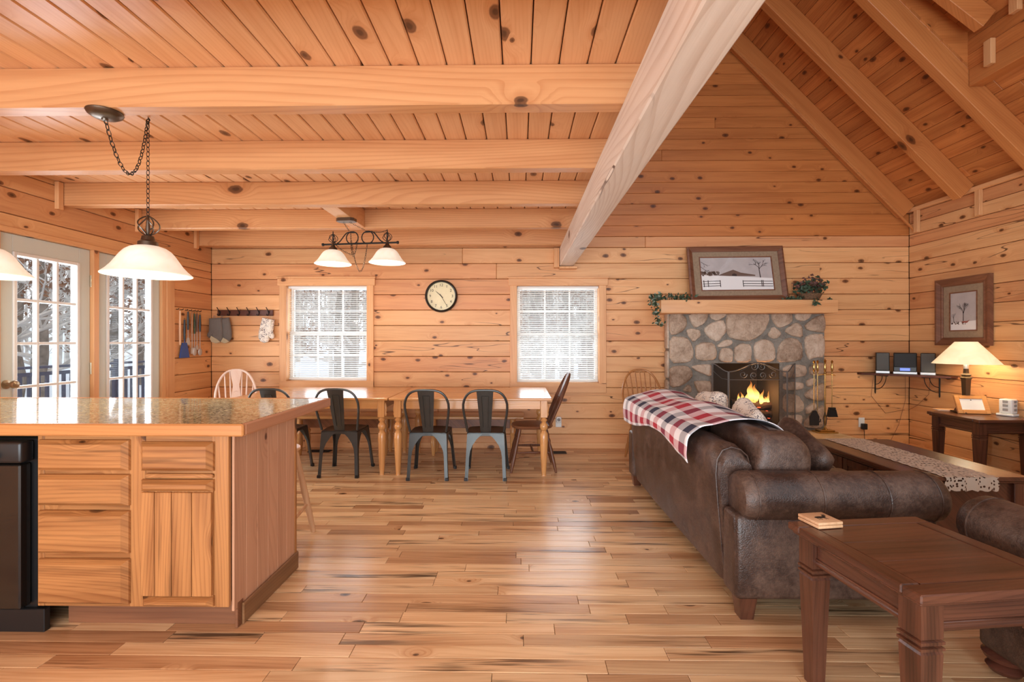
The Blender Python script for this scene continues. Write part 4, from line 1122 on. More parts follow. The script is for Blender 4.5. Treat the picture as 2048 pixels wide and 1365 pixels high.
bench(-2.65, -1.40, 'wooden bench along the log wall under the left dining table')

# ---- metal cafe chairs
def metal_chair(x, y, lab):
    t = thing('metal_chair', lab, 'chair', (x, y, 0), 0, None)     # back towards -y (the camera)
    w0, w1 = .165, .185
    # seat: slightly dished square pan with rolled edge
    def sf(u, v):
        X = (u-.5)*2; Yv = (v-.5)*2; k = 1-.05*(Yv < 0)*abs(Yv)
        rr_ = (abs(X)**4+abs(Yv)**4)
        return Vector((X*.185*k, Yv*.18, .448-.006*(1-min(1, rr_))-.012*max(0, rr_-1)))
    MB().grid(sf, 12, 12).grid(lambda u, v: sf(u, v)-Vector((0, 0, .006)), 12, 12).build('seat', M['steel'], t, smooth=True)
    ap = MB()
    ft = {(-1, -1): (-.185, -.205), (1, -1): (.185, -.205), (-1, 1): (-.205, .225), (1, 1): (.205, .225)}
    for (sx, sy), (fx, fy) in ft.items():
        tx, ty = sx*.165, sy*.165
        # folded sheet leg: flared top merging to slim foot
        m = MB(); n = 9; V = []; Fc = []
        for i in range(n):
            k = i/(n-1); z = .44*(1-k); cx = tx+(fx-tx)*k; cy = ty+(fy-ty)*k
            wd = .021+.115*(max(0, 1-k*2.0))**2.2
            V += [(cx+sx*.010, cy+sy*.010, z), (cx-sx*wd, cy+sy*.012, z), (cx-sx*wd, cy+sy*.006, z), (cx-sx*.004, cy-sy*.004, z), (cx+sx*.006, cy-sy*wd, z), (cx+sx*.012, cy-sy*wd, z)]
        for i in range(n-1):
            for j in range(6): Fc.append((i*6+j, i*6+(j+1) % 6, (i+1)*6+(j+1) % 6, (i+1)*6+j))
        Fc.append(tuple(range((n-1)*6, n*6)))
        m.add(V, Fc).build('leg', M['steel'], t, smooth=True, angle=35, fix=True)
        MB().box(fx-.016, fy-.016, 0, fx+.016, fy+.016, .03, .004).build('rubber_foot', M['black'], t)
    # skirt between the legs with arched lower edge
    sk = MB()
    for (ax, s) in (('x', -1), ('x', 1), ('y', -1), ('y', 1)):
        V = []; n = 12
        for i in range(n+1):
            k = i/n*2-1; arch = .445-.028-.10*abs(k)**3.0
            for zz in (.446, arch):
                p = (k*.165, s*.174) if ax == 'x' else (s*.174, k*.165); V.append((p[0], p[1], zz))
        sk.add(V, [(2*i, 2*i+1, 2*i+3, 2*i+2) for i in range(n)])
    sk.build('skirt', M['steel'], t, smooth=True)
    # back hoop
    pts = []
    for i in range(25):
        a = pi*i/24; k = sin(a); X = -cos(a); px = math.copysign(abs(X)**.62, X)*.215
        z = .455+.405*(k**.42); px *= (.80+.20*min(1, (z-.455)/.26))
        pts.append((px, -.165-.115*(z-.455)/.4, z))
    MB().tube(pts, .0115, 8).build('back_frame', M['steel'], t, smooth=True)
    def bs(u, v, o=0):
        z = .448+.405*v; wv = .048+.030*v
        return Vector(((u-.5)*2*wv, -.168-.118*(z-.455)/.4+.008*(1-(2*u-1)**2)*-1+o, z))
    bk = MB().grid(lambda u, v: bs(u, v), 8, 10).grid(lambda u, v: bs(u, v, .004), 8, 10)
    bk.build('back_splat', M['steel'], t, smooth=True)
    rb = MB()
    for f in (.28, .72): rb.tube([bs(f, k/8, -.003) for k in range(1, 8)], .0035, 5)
    rb.tube([bs(.28+.44*k/5, .875, -.003) for k in range(6)], .0035, 5).build('pressed_rib', M['steel'], t, smooth=True)
    return t
mc = metal_chair(-1.735, 4.735, 'gunmetal metal chair in front of the left dining table, right of the island')
for px, lb in ((-.862, 'gunmetal metal chair at left half of the right dining table'), (-.315, 'gunmetal metal chair at right half of the right dining table'), (-2.375, 'gunmetal metal chair mostly hidden behind the kitchen island')):
    dup(mc, (px, 4.66 if px > -2 else 4.735, 0), 0, lb)

# ---- windsor chairs
def windsor(name, lab, loc, rz, ms, mt, spl, hoop_w=.215, arrow=False):
    t = thing(name, lab, 'chair', loc, rz)       # faces +y, back at -y
    MB().super((0, .0, .445), (.215, .215, .024), .6, .75, 32, 8, lambda p: Vector((p.x*(1-.12*max(0, -p.y/.2)), p.y, p.z))).build('seat', ms, t, smooth=True)
    fl = {}
    for sx in (-1, 1):
        for sy in (-1, 1):
            a = Vector((sx*.14, sy*.13, .435)); b = Vector((sx*.20, sy*.225, 0)); q = [a.lerp(b, k) for k in (0, .15, .22, .28, .34, .5, .62, .68, .85, 1)]
            fl[sx, sy] = a.lerp(b, .55)
            MB().tube(q, [.013, .018, .013, .019, .013, .021, .016, .02, .017, .011], 10).build('leg', mt, t, smooth=True)
    for sx in (-1, 1): MB().tube([fl[sx, -1], (fl[sx, -1]+fl[sx, 1])/2, fl[sx, 1]], [.009, .015, .009], 8).build('stretcher', mt, t, smooth=True)
    MB().tube([(fl[-1, -1]+fl[-1, 1])/2, (0, 0, fl[1, 1].z), (fl[1, -1]+fl[1, 1])/2], [.009, .014, .009], 8).build('stretcher', mt, t, smooth=True)
    def hp(a):
        X = -cos(a); k = sin(a); z = .46+.52*k**.72; x = math.copysign(abs(X)**.8, X)*hoop_w*(.82+.18*min(1, (z-.46)/.25))
        return Vector((x, -.165-.20*(z-.46)/.52-.02*k, z))
    MB().tube([hp(pi*i/28) for i in range(29)], .0125, 8).build('back_hoop', mt, t, smooth=True)
    n = 7
    for i in range(n):
        x0 = -.135+.27*i/(n-1)
        if spl and i == n//2:
            top = hp(pi/2)
            def sp(u, v): wv = .022+.022*abs(sin(v*pi*1.5))+.012*v; b = Vector((0, -.17, .46)).lerp(top, v); return b+Vector(((u-.5)*2*wv, 0, 0))
            MB().grid(sp, 4, 16).grid(lambda u, v: sp(u, v)+Vector((0, .009, 0)), 4, 16).build('splat', mt, t, smooth=True)
            MB().tube([sp(.5, .48)+Vector((.026*cos(k*pi/6), -.004, .034*sin(k*pi/6))) for k in range(12)], .006, 6, closed=True).build('splat_ring', mt, t, smooth=True)
            continue
        best = min((hp(pi*k/60) for k in range(6, 55)), key=lambda h_: abs(h_.x-x0*1.28) - (0.0))
        b = Vector((x0, -.168, .455)); md = b.lerp(best, .55)
        MB().tube([b, md, best], [.006, .009 if not arrow else .008, .0055], 7).build('spindle', mt, t, smooth=True)
    return t
windsor('windsor_chair', 'pale pinkish windsor chair with carved splat at the far left table end', (P(470, 800, 5.12).x, 5.15, 0), radians(-148), M['palechair'], M['palechair'], True)
windsor('windsor_chair', 'dark brown windsor chair seen from the side at the right table end', (.135, 4.93, 0), radians(93), M['dkseat'], M['dkwood'], True)
windsor('windsor_chair', 'oak hoop back chair between the right window and the fireplace', (P(1291, 800, 5.3).x, 5.18, 0), radians(180), M['oakchair'], M['oakchair'], False, .235)

# ---- floor registers, outlets
def register(u, v, w_, lab):
    p = PZ(u, v, 0); t = thing('floor_register', lab, 'vent', (p.x, p.y, .001))
    MB().box(-w_, -.06, 0, w_, .06, .004, .0015).build('frame', M['iron'], t)
    for i in range(9): MB().box(-w_+.015, -.048+i*.012-.003, .004, w_-.015, -.048+i*.012+.003, .007).build('louver', M['iron'], t)
register(1116, 906, .10, 'black floor register beside the dark windsor chair')
register(640, 903, .13, 'black floor register under the left dining table')
def outlet(u, v, lab):
    p = P(u, v, YB); t = thing('wall_outlet', lab, 'outlet', (p.x, YB-.0055, p.z))
    MB().box(-.036, -.008, -.058, .036, 0, .058, .003).build('cover_plate', M['white'], t)
    for z in (-.022, .022): MB().box(-.015, -.0105, z-.014, .015, -.008, z+.014, .002).build('socket', M['blind'], t)
    return t, p
t_, p_ = outlet(1117, 845, 'white wall outlet behind the dark windsor chair')
nl = thing('night_light', 'small white plug-in night light in the outlet near the table', 'night light', (p_.x, YB-.017, p_.z+.03))
rbox(MB(), -.028, -.035, -.03, .028, 0, .045, .01).build('body', M['white'], nl, smooth=True); MB().super((0, -.035, .008), (.018, .012, .02), 1, 1, 12, 8).build('lens', M['grey'], nl, smooth=True)
t_, p2_ = outlet(1722, 845, 'cream wall outlet right of the fireplace')
ad = thing('power_adapter', 'black power adapter plugged into the outlet right of fireplace', 'plug', (p2_.x+.01, YB-.017, p2_.z-.045))
rbox(MB(), -.028, -.045, -.035, .028, 0, .035, .006).build('body', M['black'], ad, smooth=True)
MB().tube([(0, -.02, -.03), (.005, -.02, -.12), (.02, -.02, -.3), (.03, -.02, -.5)], .003, 6).build('cord', M['black'], ad, smooth=True)
# ================================================================ fireplace
FF = 5.68; HZ = .265
def fireplace():
    rr = random.Random(4)
    xm = (FPX0+FPX1)/2; t = thing('fireplace', 'fieldstone fireplace with raised hearth and open firebox', 'fireplace', (xm, FF, 0))
    O = Vector((xm, FF, 0))
    zt = P(1500, 624, FF).z
    ox0, ox1 = P(1427, 780, FF).x-xm, P(1559, 780, FF).x-xm; oz = P(1500, 727, FF).z
    W0, W1 = FPX0-xm+.015, FPX1-xm-.015
    MB().box(W0, .0, 0, ox0, .14, zt).box(ox1, .0, 0, W1, .14, zt).box(ox0, .0, oz, ox1, .14, zt).box(ox0, 0, 0, ox1, .14, HZ-.06).build('mortar_face', M['mortar'], t)
    b = MB(); x0, x1, y1 = ox0, ox1, .52
    b.box(x0-.08, .141, 0, x0, y1, oz+.1).box(x1, .141, 0, x1+.08, y1, oz+.1).box(x0, .004, HZ, x0+.006, y1, oz).box(x1-.006, .004, HZ, x1, y1, oz).box(x0-.08, y1, 0, x1+.08, y1+.06, oz+.1).box(x0-.08, .141, oz+.04, x1+.08, y1, oz+.1).box(x0, -.0, HZ-.059, x1, y1, HZ+.002)  # thin dark jamb linings added to hide the firelit opening sides
    b.build('firebox', M['soot'], t)
    S = [[(120,535),(200,535),(235,570),(240,620),(215,660),(165,685),(120,680)], [(245,545),(375,535),(375,575),(345,615),(290,642),(262,600)], [(385,540),(500,535),(490,562),(432,597),(388,575)],
     [(500,540),(770,540),(775,590),(745,660),(690,705),(640,728),(525,710),(490,665),(490,580)], [(785,540),(920,540),(925,590),(895,620),(830,642),(790,590)], [(940,540),(1055,540),(1035,575),(990,598),(945,585)],
     [(1000,620),(1060,570),(1140,545),(1140,670),(1080,665),(1010,650)], [(865,655),(945,597),(990,625),(992,705),(915,690)], [(795,622),(860,672),(815,715),(755,690)], [(345,650),(380,610),(475,580),(490,620),(495,665),(440,735),(375,700)],
     [(232,650),(265,640),(325,650),(332,690),(280,735),(245,690)], [(120,690),(235,695),(270,740),(285,820),(255,865),(120,870)], [(290,755),(335,730),(415,735),(435,790),(425,845),(345,855),(292,840)], [(430,755),(480,715),(530,715),(540,735),(505,760),(440,765)],
     [(455,775),(490,765),(535,775),(535,850),(515,864),(442,855)], [(540,770),(590,735),(650,745),(660,790),(655,862),(545,862)], [(670,740),(735,705),(795,730),(812,780),(810,845),(760,863),(680,858)], [(820,810),(840,740),(890,700),(950,705),(990,745),(990,845),(930,860),(825,862)],
     [(1000,700),(1050,675),(1140,675),(1140,830),(1060,835),(1030,850),(1005,790)], [(120,890),(240,880),(275,920),(275,960),(215,1010),(130,1030),(118,960)], [(262,890),(310,875),(405,875),(402,960),(300,920)], [(205,1045),(245,1000),(270,1030),(265,1060)],
     [(280,985),(310,980),(405,985),(405,1120),(365,1125),(300,1040)], [(125,1065),(230,1060),(310,1110),(250,1130),(150,1100)], [(862,880),(1005,875),(1020,920),(1005,955),(862,968)], [(1030,895),(1060,870),(1140,862),(1140,950),(1035,945)],
     [(862,990),(990,990),(1000,1020),(980,1040),(862,1045)], [(1008,985),(1040,960),(1078,965),(1065,1000),(1020,1025)], [(995,1065),(1060,1020),(1140,985),(1140,1110),(1080,1115),(1010,1095)], [(862,1065),(960,1070),(1000,1130),(995,1175),(960,1190),(862,1185)],
     [(862,1205),(985,1200),(990,1245),(960,1290),(862,1292)], [(1010,1150),(1070,1120),(1075,1160),(1012,1205)], [(1000,1240),(1060,1175),(1140,1130),(1140,1290),(1000,1292)], [(120,1145),(245,1150),(260,1210),(130,1230)], [(280,1150),(405,1140),(405,1220),(290,1215)], [(120,1250),(270,1230),(275,1290),(120,1292)], [(290,1235),(405,1235),(405,1292),(292,1292)]]
    def stone(pts, yface, proud):
        c = sum((Vector(p) for p in pts), Vector((0, 0)))/len(pts)
        # round the corners
        q = []
        for i, p in enumerate(pts):
            a, b_ = Vector(p), Vector(pts[(i+1) % len(pts)]); q += [a.lerp(b_, .2), a.lerp(b_, .5) + Vector((rr.uniform(-.004, .004), rr.uniform(-.004, .004))), a.lerp(b_, .8)]
        n = len(q); V = []; Fc = []
        for k, (f, d) in enumerate(((1.0, .0), (.975, proud*.55), (.90, proud*.88), (.68, proud*1.02), (.35, proud*1.05))):
            for p in q:
                r = c+(p-c)*f; j = (noise.noise(Vector((r.x*11, r.y*11, proud*90)))*.5)*proud if k > 1 else 0
                V.append((r.x, yface-d-j, r.y))
        for k in range(4):
            for i in range(n): Fc.append((k*n+i, k*n+(i+1) % n, (k+1)*n+(i+1) % n, (k+1)*n+i))
        V.append((c.x, yface-proud*1.05, c.y)); Fc += [(4*n+i, 4*n+(i+1) % n, 5*n) for i in range(n)]
        m = MB().add(V, Fc); m.build('stone', M['stone'], t, smooth=True, angle=50, fix=True)
    for s in S:
        pts = []
        for (sx, sy) in s:
            p = P(1300+sx/3.25, 460+sy/3.25, FF)-O; pts.append((min(max(p.x, W0), W1), max(p.z, HZ+.005)))
        stone(pts, .004, rr.uniform(.026, .042))
    # left return face in stone
    for z0, z1 in ((HZ, .55), (.57, .85), (.87, 1.2), (1.22, zt-.01)):
        m = MB(); rbox(m, W0-.022, .012, z0, W0+.02, .135, z1, .02, 2).build('stone', M['stone'], t, smooth=True)
    # hearth: slab top over stones
    hy = 5.15-FF; hx0 = W0-.12; hx1 = P(1690, 868, 5.4).x-xm
    MB().box(hx0+.03, hy+.04, 0, hx1-.03, -.006, HZ-.062).build('hearth_core', M['mortar'], t)
    js = [hx0, P(1440, 866, 5.3).x-xm, P(1618, 868, 5.3).x-xm, hx1]
    for a, c in zip(js, js[1:]):
        rbox(MB(), a+.004, hy, HZ-.06, c-.004, -.045, HZ, .010, 2).build('slab', M['slab'], t, smooth=True)
    x = hx0+.04
    while x < hx1-.1:
        w_ = rr.uniform(.16, .3); e = min(x+w_, hx1-.04); s1 = rr.uniform(.09, .12)
        for (z0, z1) in ((.01, s1), (s1+.012, HZ-.066)):
            pts = [(x+.006, z0), (e-.02, z0+rr.uniform(0, .015)), (e-.006, (z0+z1)/2), (e-.015, z1), (x+.02, z1-rr.uniform(0, .012)), (x, (z0+z1)/2)]
            stone(pts, hy+.042, .035)
        x = e+.004
    # mantel
    a = P(1322, 600, 5.44); c = P(1677, 627, 5.44)
    rbox(MB(), a.x-xm, 5.44-FF, c.z+.004, c.x-xm, .145, a.z, .008, 2).build('mantel', M['trim_x'], t, smooth=True)
    return xm
XM = fireplace()
MZ = P(1322, 600, 5.44).z
# ---- fire: grate, logs, flames
def fire():
    g = thing('fire_grate', 'black iron grate under the burning logs', 'grate', (P(1513, 840, 5.92).x, 5.92, HZ+.003))
    for i in range(6): MB().tube([(-.26+.104*i, -.12, .16), (-.26+.104*i, -.11, .09), (-.26+.104*i, .12, .09), (-.26+.104*i, .13, .2)], .009, 6).build('bar', M['iron'], g)
    for y in (-.08, .09): MB().tube([(-.3, y, .078), (.3, y, .078)], .009, 6).build('cross_bar', M['iron'], g)
    for sx in (-1, 1):
        for y in (-.08, .09): MB().tube([(sx*.24, y, .0), (sx*.24, y, .078)], .009, 6).build('leg', M['iron'], g)
    O = g.location; rr = random.Random(6)
    for i, (a, b, r, lb) in enumerate((((-.27, -.05, .150), (.24, -.045, .15), .052, 'charred log lying lowest at the front of the fire'), ((-.24, .07, .155), (.27, .065, .155), .056, 'charred log lying lowest at the back of the fire'),
              ((-.20, .0, .235), (.30, -.055, .265), .050, 'charred log crossing the pile with its cut end to the right'), ((-.28, .07, .28), (.15, .05, .26), .043, 'charred log at upper left of the burning pile'))):
        a, b = Vector(a), Vector(b); c = (a+b)/2
        t = thing('firewood_log', lb, 'firewood', tuple(O+c))
        m = MB(); pts = [a.lerp(b, k/8)-c+Vector((0, rr.uniform(-.006, .006), rr.uniform(-.006, .006))) for k in range(9)]
        m.tube(pts, [r*rr.uniform(.88, 1.06) for _ in pts], 9).build('bark', M['char'], t, smooth=True)
    em = MB()
    for i in range(60):
        p = Vector((rr.uniform(-.25, .25), rr.uniform(-.1, .06), rr.uniform(.095, .125))); s = rr.uniform(.008, .02); em.super(p, (s*1.6, s, s*.7), 1, 1, 6, 4)
    for i in range(16):
        p = Vector((rr.uniform(-.22, .2), -.06+rr.uniform(-.02, .02), rr.uniform(.18, .26))); s = rr.uniform(.006, .013); em.super(p, (s*2.2, s, s*.6), 1, 1, 6, 4)
    o = em.build('embers', M['ember'], None, loc=tuple(O)); o['kind'] = 'stuff'; o['label'] = 'glowing red embers on the fire grate'; o['category'] = 'embers'
    f = thing('fire', 'orange flames rising from the logs in the firebox', 'fire', tuple(O))
    def flame(x, y, z, h, r, lean, k):
        def fn(u, v):
            a = 2*pi*u; rad = r*(sin(pi*min(1, v*.92+.08))**.8)*(1-v)**.55*1.4; wob = .25*r*sin(v*9+k*2.1)*v*2
            return Vector((x+rad*cos(a)+lean*v*v*h+wob, y+rad*.6*sin(a), z+h*v))
        MB().grid(fn, 12, 14, uv=True).build('flame', M['flame'], f, smooth=True)
    for k, (u, v0, v1, r) in enumerate(((1503, 798, 765, .030), (1497, 802, 782, .022), (1516, 800, 772, .030), (1523, 806, 782, .02), (1487, 806, 787, .018), (1480, 803, 789, .012), (1537, 806, 791, .014), (1552, 822, 788, .035), (1545, 815, 783, .02), (1557, 840, 806, .016), (1527, 808, 792, .018), (1508, 812, 797, .03), (1494, 812, 799, .02), (1532, 803, 796, .02), (1486, 818, 806, .012))):
        p = P(u, v0, 5.86)-O; q = P(u, v1, 5.86)-O; flame(p.x, -.05+.02*(k % 3), p.z-.03, q.z-p.z+.05, r*1.3, (.12 if k % 2 else -.08), k)
    l = bpy.data.lights.new('fire_light', 'POINT'); l.energy = 14; l.color = (1, .45, .15); l.shadow_soft_size = .12
    lo_ = bpy.data.objects.new('fire_light', l); COL.objects.link(lo_); lo_.parent = f; lo_.location = (0, -.1, .4)
fire()
# ---- three-panel fire screen
def screen():
    Y = 5.50; a = P(1458, 800, Y).x; c = P(1574, 800, Y).x; zt = P(1515, 744, Y).z-HZ; zp = P(1515, 727, Y).z-HZ; zr = P(1515, 760, Y).z-HZ
    t = thing('fire_screen', 'three panel black mesh fire screen with scrollwork top', 'fire screen', ((a+c)/2, Y, HZ)); W = (c-a)/2
    def panel(p0, p1, arch):
        p0, p1 = Vector(p0), Vector(p1); d = p1-p0
        def pt(u, z): q = p0+d*u; return Vector((q.x, q.y, z))
        def top(u):
            if arch == 'c': return zt+(zp-zt)*(.5-.5*cos(2*pi*min(u, 1-u)*1.0)) if True else 0
            k = u if arch == 'r' else 1-u
            return zt+(zp-zt)*1.0*(k**2)*(3-2*k)*.9
        pn = MB().grid(lambda u, v: pt(u, .02+(top(u)-.025)*v), 14, 6).build('mesh_panel', M['mesh'], t)
        fr = MB().tube([pt(0, 0), pt(0, top(0))], .007, 6).tube([pt(1, 0), pt(1, top(1))], .007, 6).tube([pt(0, .012), pt(1, .012)], .006, 6)
        fr.tube([pt(k/20, top(k/20)) for k in range(21)], .006, 6)
        fr.build('panel_frame', M['wrought'], t, smooth=True)
        return pt, top
    pt, top = panel((-W, 0, 0), (W, 0, 0), 'c')
    MB().tube([pt(0, zr), pt(1, zr)], .004, 6).build('cross_bar', M['wrought'], t)
    sc = MB()
    def spiral(x, z, r, s, a0, turns=1.35):
        n = 22; sc.tube([(x+s*r*(1-.75*k/n)*cos(a0+turns*2*pi*k/n), -.004, z+r*(1-.75*k/n)*sin(a0+turns*2*pi*k/n)) for k in range(n+1)], .0042, 5)
    zm = (zt+zp)/2
    for s in (-1, 1):
        spiral(s*.045, zm+.01, .045, s, pi/2+.6); spiral(s*.05, zr+.05, .042, s, -pi/2, 1.3); spiral(s*.17, zt-.03, .045, s, pi, 1.2)
        sc.tube([(s*.0, -.004, zp-.02), (s*.025, -.004, zp+.005), (s*.07, -.004, zp-.005), (s*.13, -.004, zt+.05), (s*.2, -.004, zt+.01)], .0045, 5)
    sc.build('scrollwork', M['wrought'], t, smooth=True)
    l = P(1424, 800, 5.62); r = P(1590, 800, 5.62); X0 = (a+c)/2
    panel((-W-.008, .004, 0), (l.x-X0, .12, 0), 'l' if False else 'r'); panel((W+.008, .004, 0), (r.x-X0, .12, 0), 'r')
    for sg, q in ((-1, l.x-X0), (1, r.x-X0)): MB().tube([(sg*(W+.01), .002, zr), (sg*(W+.01)*.6+q*.4, .045, zr+.01), (sg*(W+.01)*.2+q*.8, .09, zr+.07), (q, .118, zt+.02)], .004, 5).build('scrollwork', M['wrought'], t, smooth=True)
screen()
# ---- brass fire tools
def tools2():
    Y = 5.50; p = P(1650, 862, Y); H = P(1650, 718, Y).z-HZ
    t = thing('tool_stand', 'brass fireplace tool stand on the right of the hearth', 'stand', (p.x, Y, HZ))
    MB().box(-.11, -.075, 0, .11, .075, .018, .006).box(-.085, -.055, .018, .085, .055, .034, .006).lathe([(.03, .034), (.012, .06)], 14).build('base', M['brass'], t)
    MB().lathe([(.008, .05), (.008, H*.78), (.016, H*.80), (.010, H*.83), (.014, H*.86), (.012, H*.93), (.007, H*.95), (.016, H*.975), (.001, H)], 14).build('pole', M['brass'], t, smooth=True)
    MB().tube([(-.095, -.01, H*.775), (-.05, -.02, H*.79), (.0, -.02, H*.785), (.05, -.02, H*.79), (.11, -.01, H*.775)], .006, 6).build('tool_rail', M['brass'], t, smooth=True)
    def tool(name, lab, u, dy, zb, head, hm, top=.985):
        q = P(u, 800, Y+dy); o = thing(name, lab, 'fire tool', (q.x, Y+dy, HZ+.05))
        h = H*top-.05
        MB().lathe([(.004, zb+.02), (.0045, h*.80), (.012, h*.81), (.006, h*.83), (.0125, h*.85), (.012, h*.93), (.006, h*.95), (.014, h*.975), (.001, h)], 12).build('handle', M['brass'], o, smooth=True)
        head(MB(), zb).build('head', hm, o, smooth=False)
    tool('fire_poker', 'brass handled poker hanging left of the stand pole', 1635, -.03, .10, lambda m, z: m.tube([(0, 0, z+.03), (0, 0, z-.04), (.03, 0, z-.02), (.035, 0, z+.01)], .006, 6), M['iron'])
    tool('ash_shovel', 'brass handled ash shovel hanging at the left of the stand', 1628, -.05, .16, lambda m, z: m.prism([(-.02, z+.05), (.02, z+.05), (.055, z-.02), (.05, z-.12), (-.05, z-.12), (-.055, z-.02)], -.012, .0, 'y'), M['iron'])
    tool('fire_tongs', 'brass handled tongs hanging just right of the stand pole', 1650, -.05, .14, lambda m, z: m.tube([(0, 0, z+.05), (-.02, 0, z-.02), (-.008, 0, z-.1)], .005, 6).tube([(0, 0, z+.05), (.02, 0, z-.02), (.008, 0, z-.1)], .005, 6), M['iron'])
    def brush(m, z): return m.box(-.035, -.018, z-.0, .035, .018, z+.022, .004).prism([(-.034, z), (.034, z), (.056, z-.085), (-.05, z-.085)], -.02, .02, 'y')
    tool('hearth_brush', 'brass handled black hearth brush hanging at the far right', 1664, -.03, .22, brush, M['black'])
tools2()
# ---- mantel top: picture, ivy, basket plant
def leaf_mb(pts, n, spread, size, rr, mb=None, hang=False):
    mb = mb or MB()
    for _ in range(n):
        p = Vector(rr.choice(pts)) + Vector((rr.gauss(0, spread[0]), rr.gauss(0, spread[1]), rr.gauss(0, spread[2])))
        s = size*rr.uniform(.7, 1.3); a = Vector((rr.gauss(0, 1), rr.gauss(0, 1)-.5, rr.gauss(0, .8))).normalized(); b = a.orthogonal().normalized(); b = Matrix.Rotation(rr.uniform(0, 6.3), 3, a) @ b; nrm = a.cross(b)
        mb.add([p-a*s, p-a*s*.2+b*s*.62+nrm*s*.12, p+a*s, p-a*s*.2-b*s*.62+nrm*s*.12], [(0, 1, 2), (0, 2, 3)])
    return mb
def ivy():
    rr = random.Random(8); a = P(1322, 600, 5.44)
    t = thing('ivy_garland', 'ivy garland trailing over the left end of the mantel', 'plant', (a.x, 5.55, MZ)); O = t.location
    run = [(-.02+.045*i, .05*sin(i*1.7)-.02, .02+.012*(i % 2)) for i in range(9)]
    hang = [P(u, v, 5.42)-O for u, v in ((1318, 592), (1312, 598), (1305, 604), (1308, 612), (1312, 622), (1310, 630), (1316, 640), (1318, 650), (1304, 596))]
    MB().tube(run[::-1]+[tuple(h) for h in hang[:8]], .003, 5).build('vine', M['wicker'], t)
    o = leaf_mb(run, 150, (.03, .035, .024), .024, rr); o = leaf_mb(hang, 90, (.02, .02, .02), .026, rr, o).build('leaves', M['leaf'], t); o['kind'] = 'stuff'
    o = leaf_mb(hang, 34, (.022, .02, .022), .026, rr); o = leaf_mb(run[:4], 12, (.03, .03, .02), .024, rr, o).build('pale_leaves', M['leafpale'], t); o['kind'] = 'stuff'; o['label'] = 'pale variegated leaves'
    c = P(1625, 590, 5.5); b = thing('basket_plant', 'trailing silk plant in wicker basket at right end of mantel', 'plant', (c.x, 5.56, MZ))
    MB().lathe([(.07, .0), (.10, .01), (.125, .06), (.13, .075), (.115, .075), (.1, .03)], 20).build('basket', M['wicker'], b, smooth=True)
    crown = [(rr.uniform(-.14, .15), rr.uniform(-.07, .07), .10+rr.uniform(-.02, .10)) for _ in range(26)]; trail = [(-.30+.03*i, -.03, .02) for i in range(8)]+[(.0, -.14, .0), (-.02, -.15, -.03), (-.04, -.155, -.05), (.19, -.05, .02)]
    o = leaf_mb(crown, 210, (.03, .03, .03), .028, rr); o = leaf_mb(trail, 70, (.015, .02, .012), .024, rr, o).build('leaves', M['leaf'], b); o['kind'] = 'stuff'
    o = leaf_mb([(x, y, z+.04) for x, y, z in crown], 90, (.04, .03, .03), .024, rr).build('reddish_leaves', M['leafred'], b); o['kind'] = 'stuff'; o['label'] = 'dried reddish leaves'
    st = MB()
    for x, y, z in crown[:14]: st.tube([(0, 0, .03), (x*.6, y*.6, z*.7), (x, y, z)], .002, 4)
    st.build('stems', M['wicker'], b)
ivy()
def frame_mb(W, H, bw, d, mat, t, inner=.012):
    """mitred sloping moulding: four parts"""
    pr = [(0, 0), (0, -d), (bw*.25, -d*1.05), (bw*.7, -d*.62), (bw*.86, -d*.7), (bw, -d*.5), (bw, 0)]
    c = [(-W, -H), (W, -H), (W, H), (-W, H)]
    for i in range(4):
        V = []
        for (cx, cz) in (c[i], c[(i+1) % 4]):
            for (o, y) in pr: V.append((cx-math.copysign(o, cx), y, cz-math.copysign(o, cz)))
        n = len(pr); Fc = [(k, k+1, n+k+1, n+k) for k in range(n-1)]
        MB().add(V, Fc).build('moulding', mat, t, fix=False)
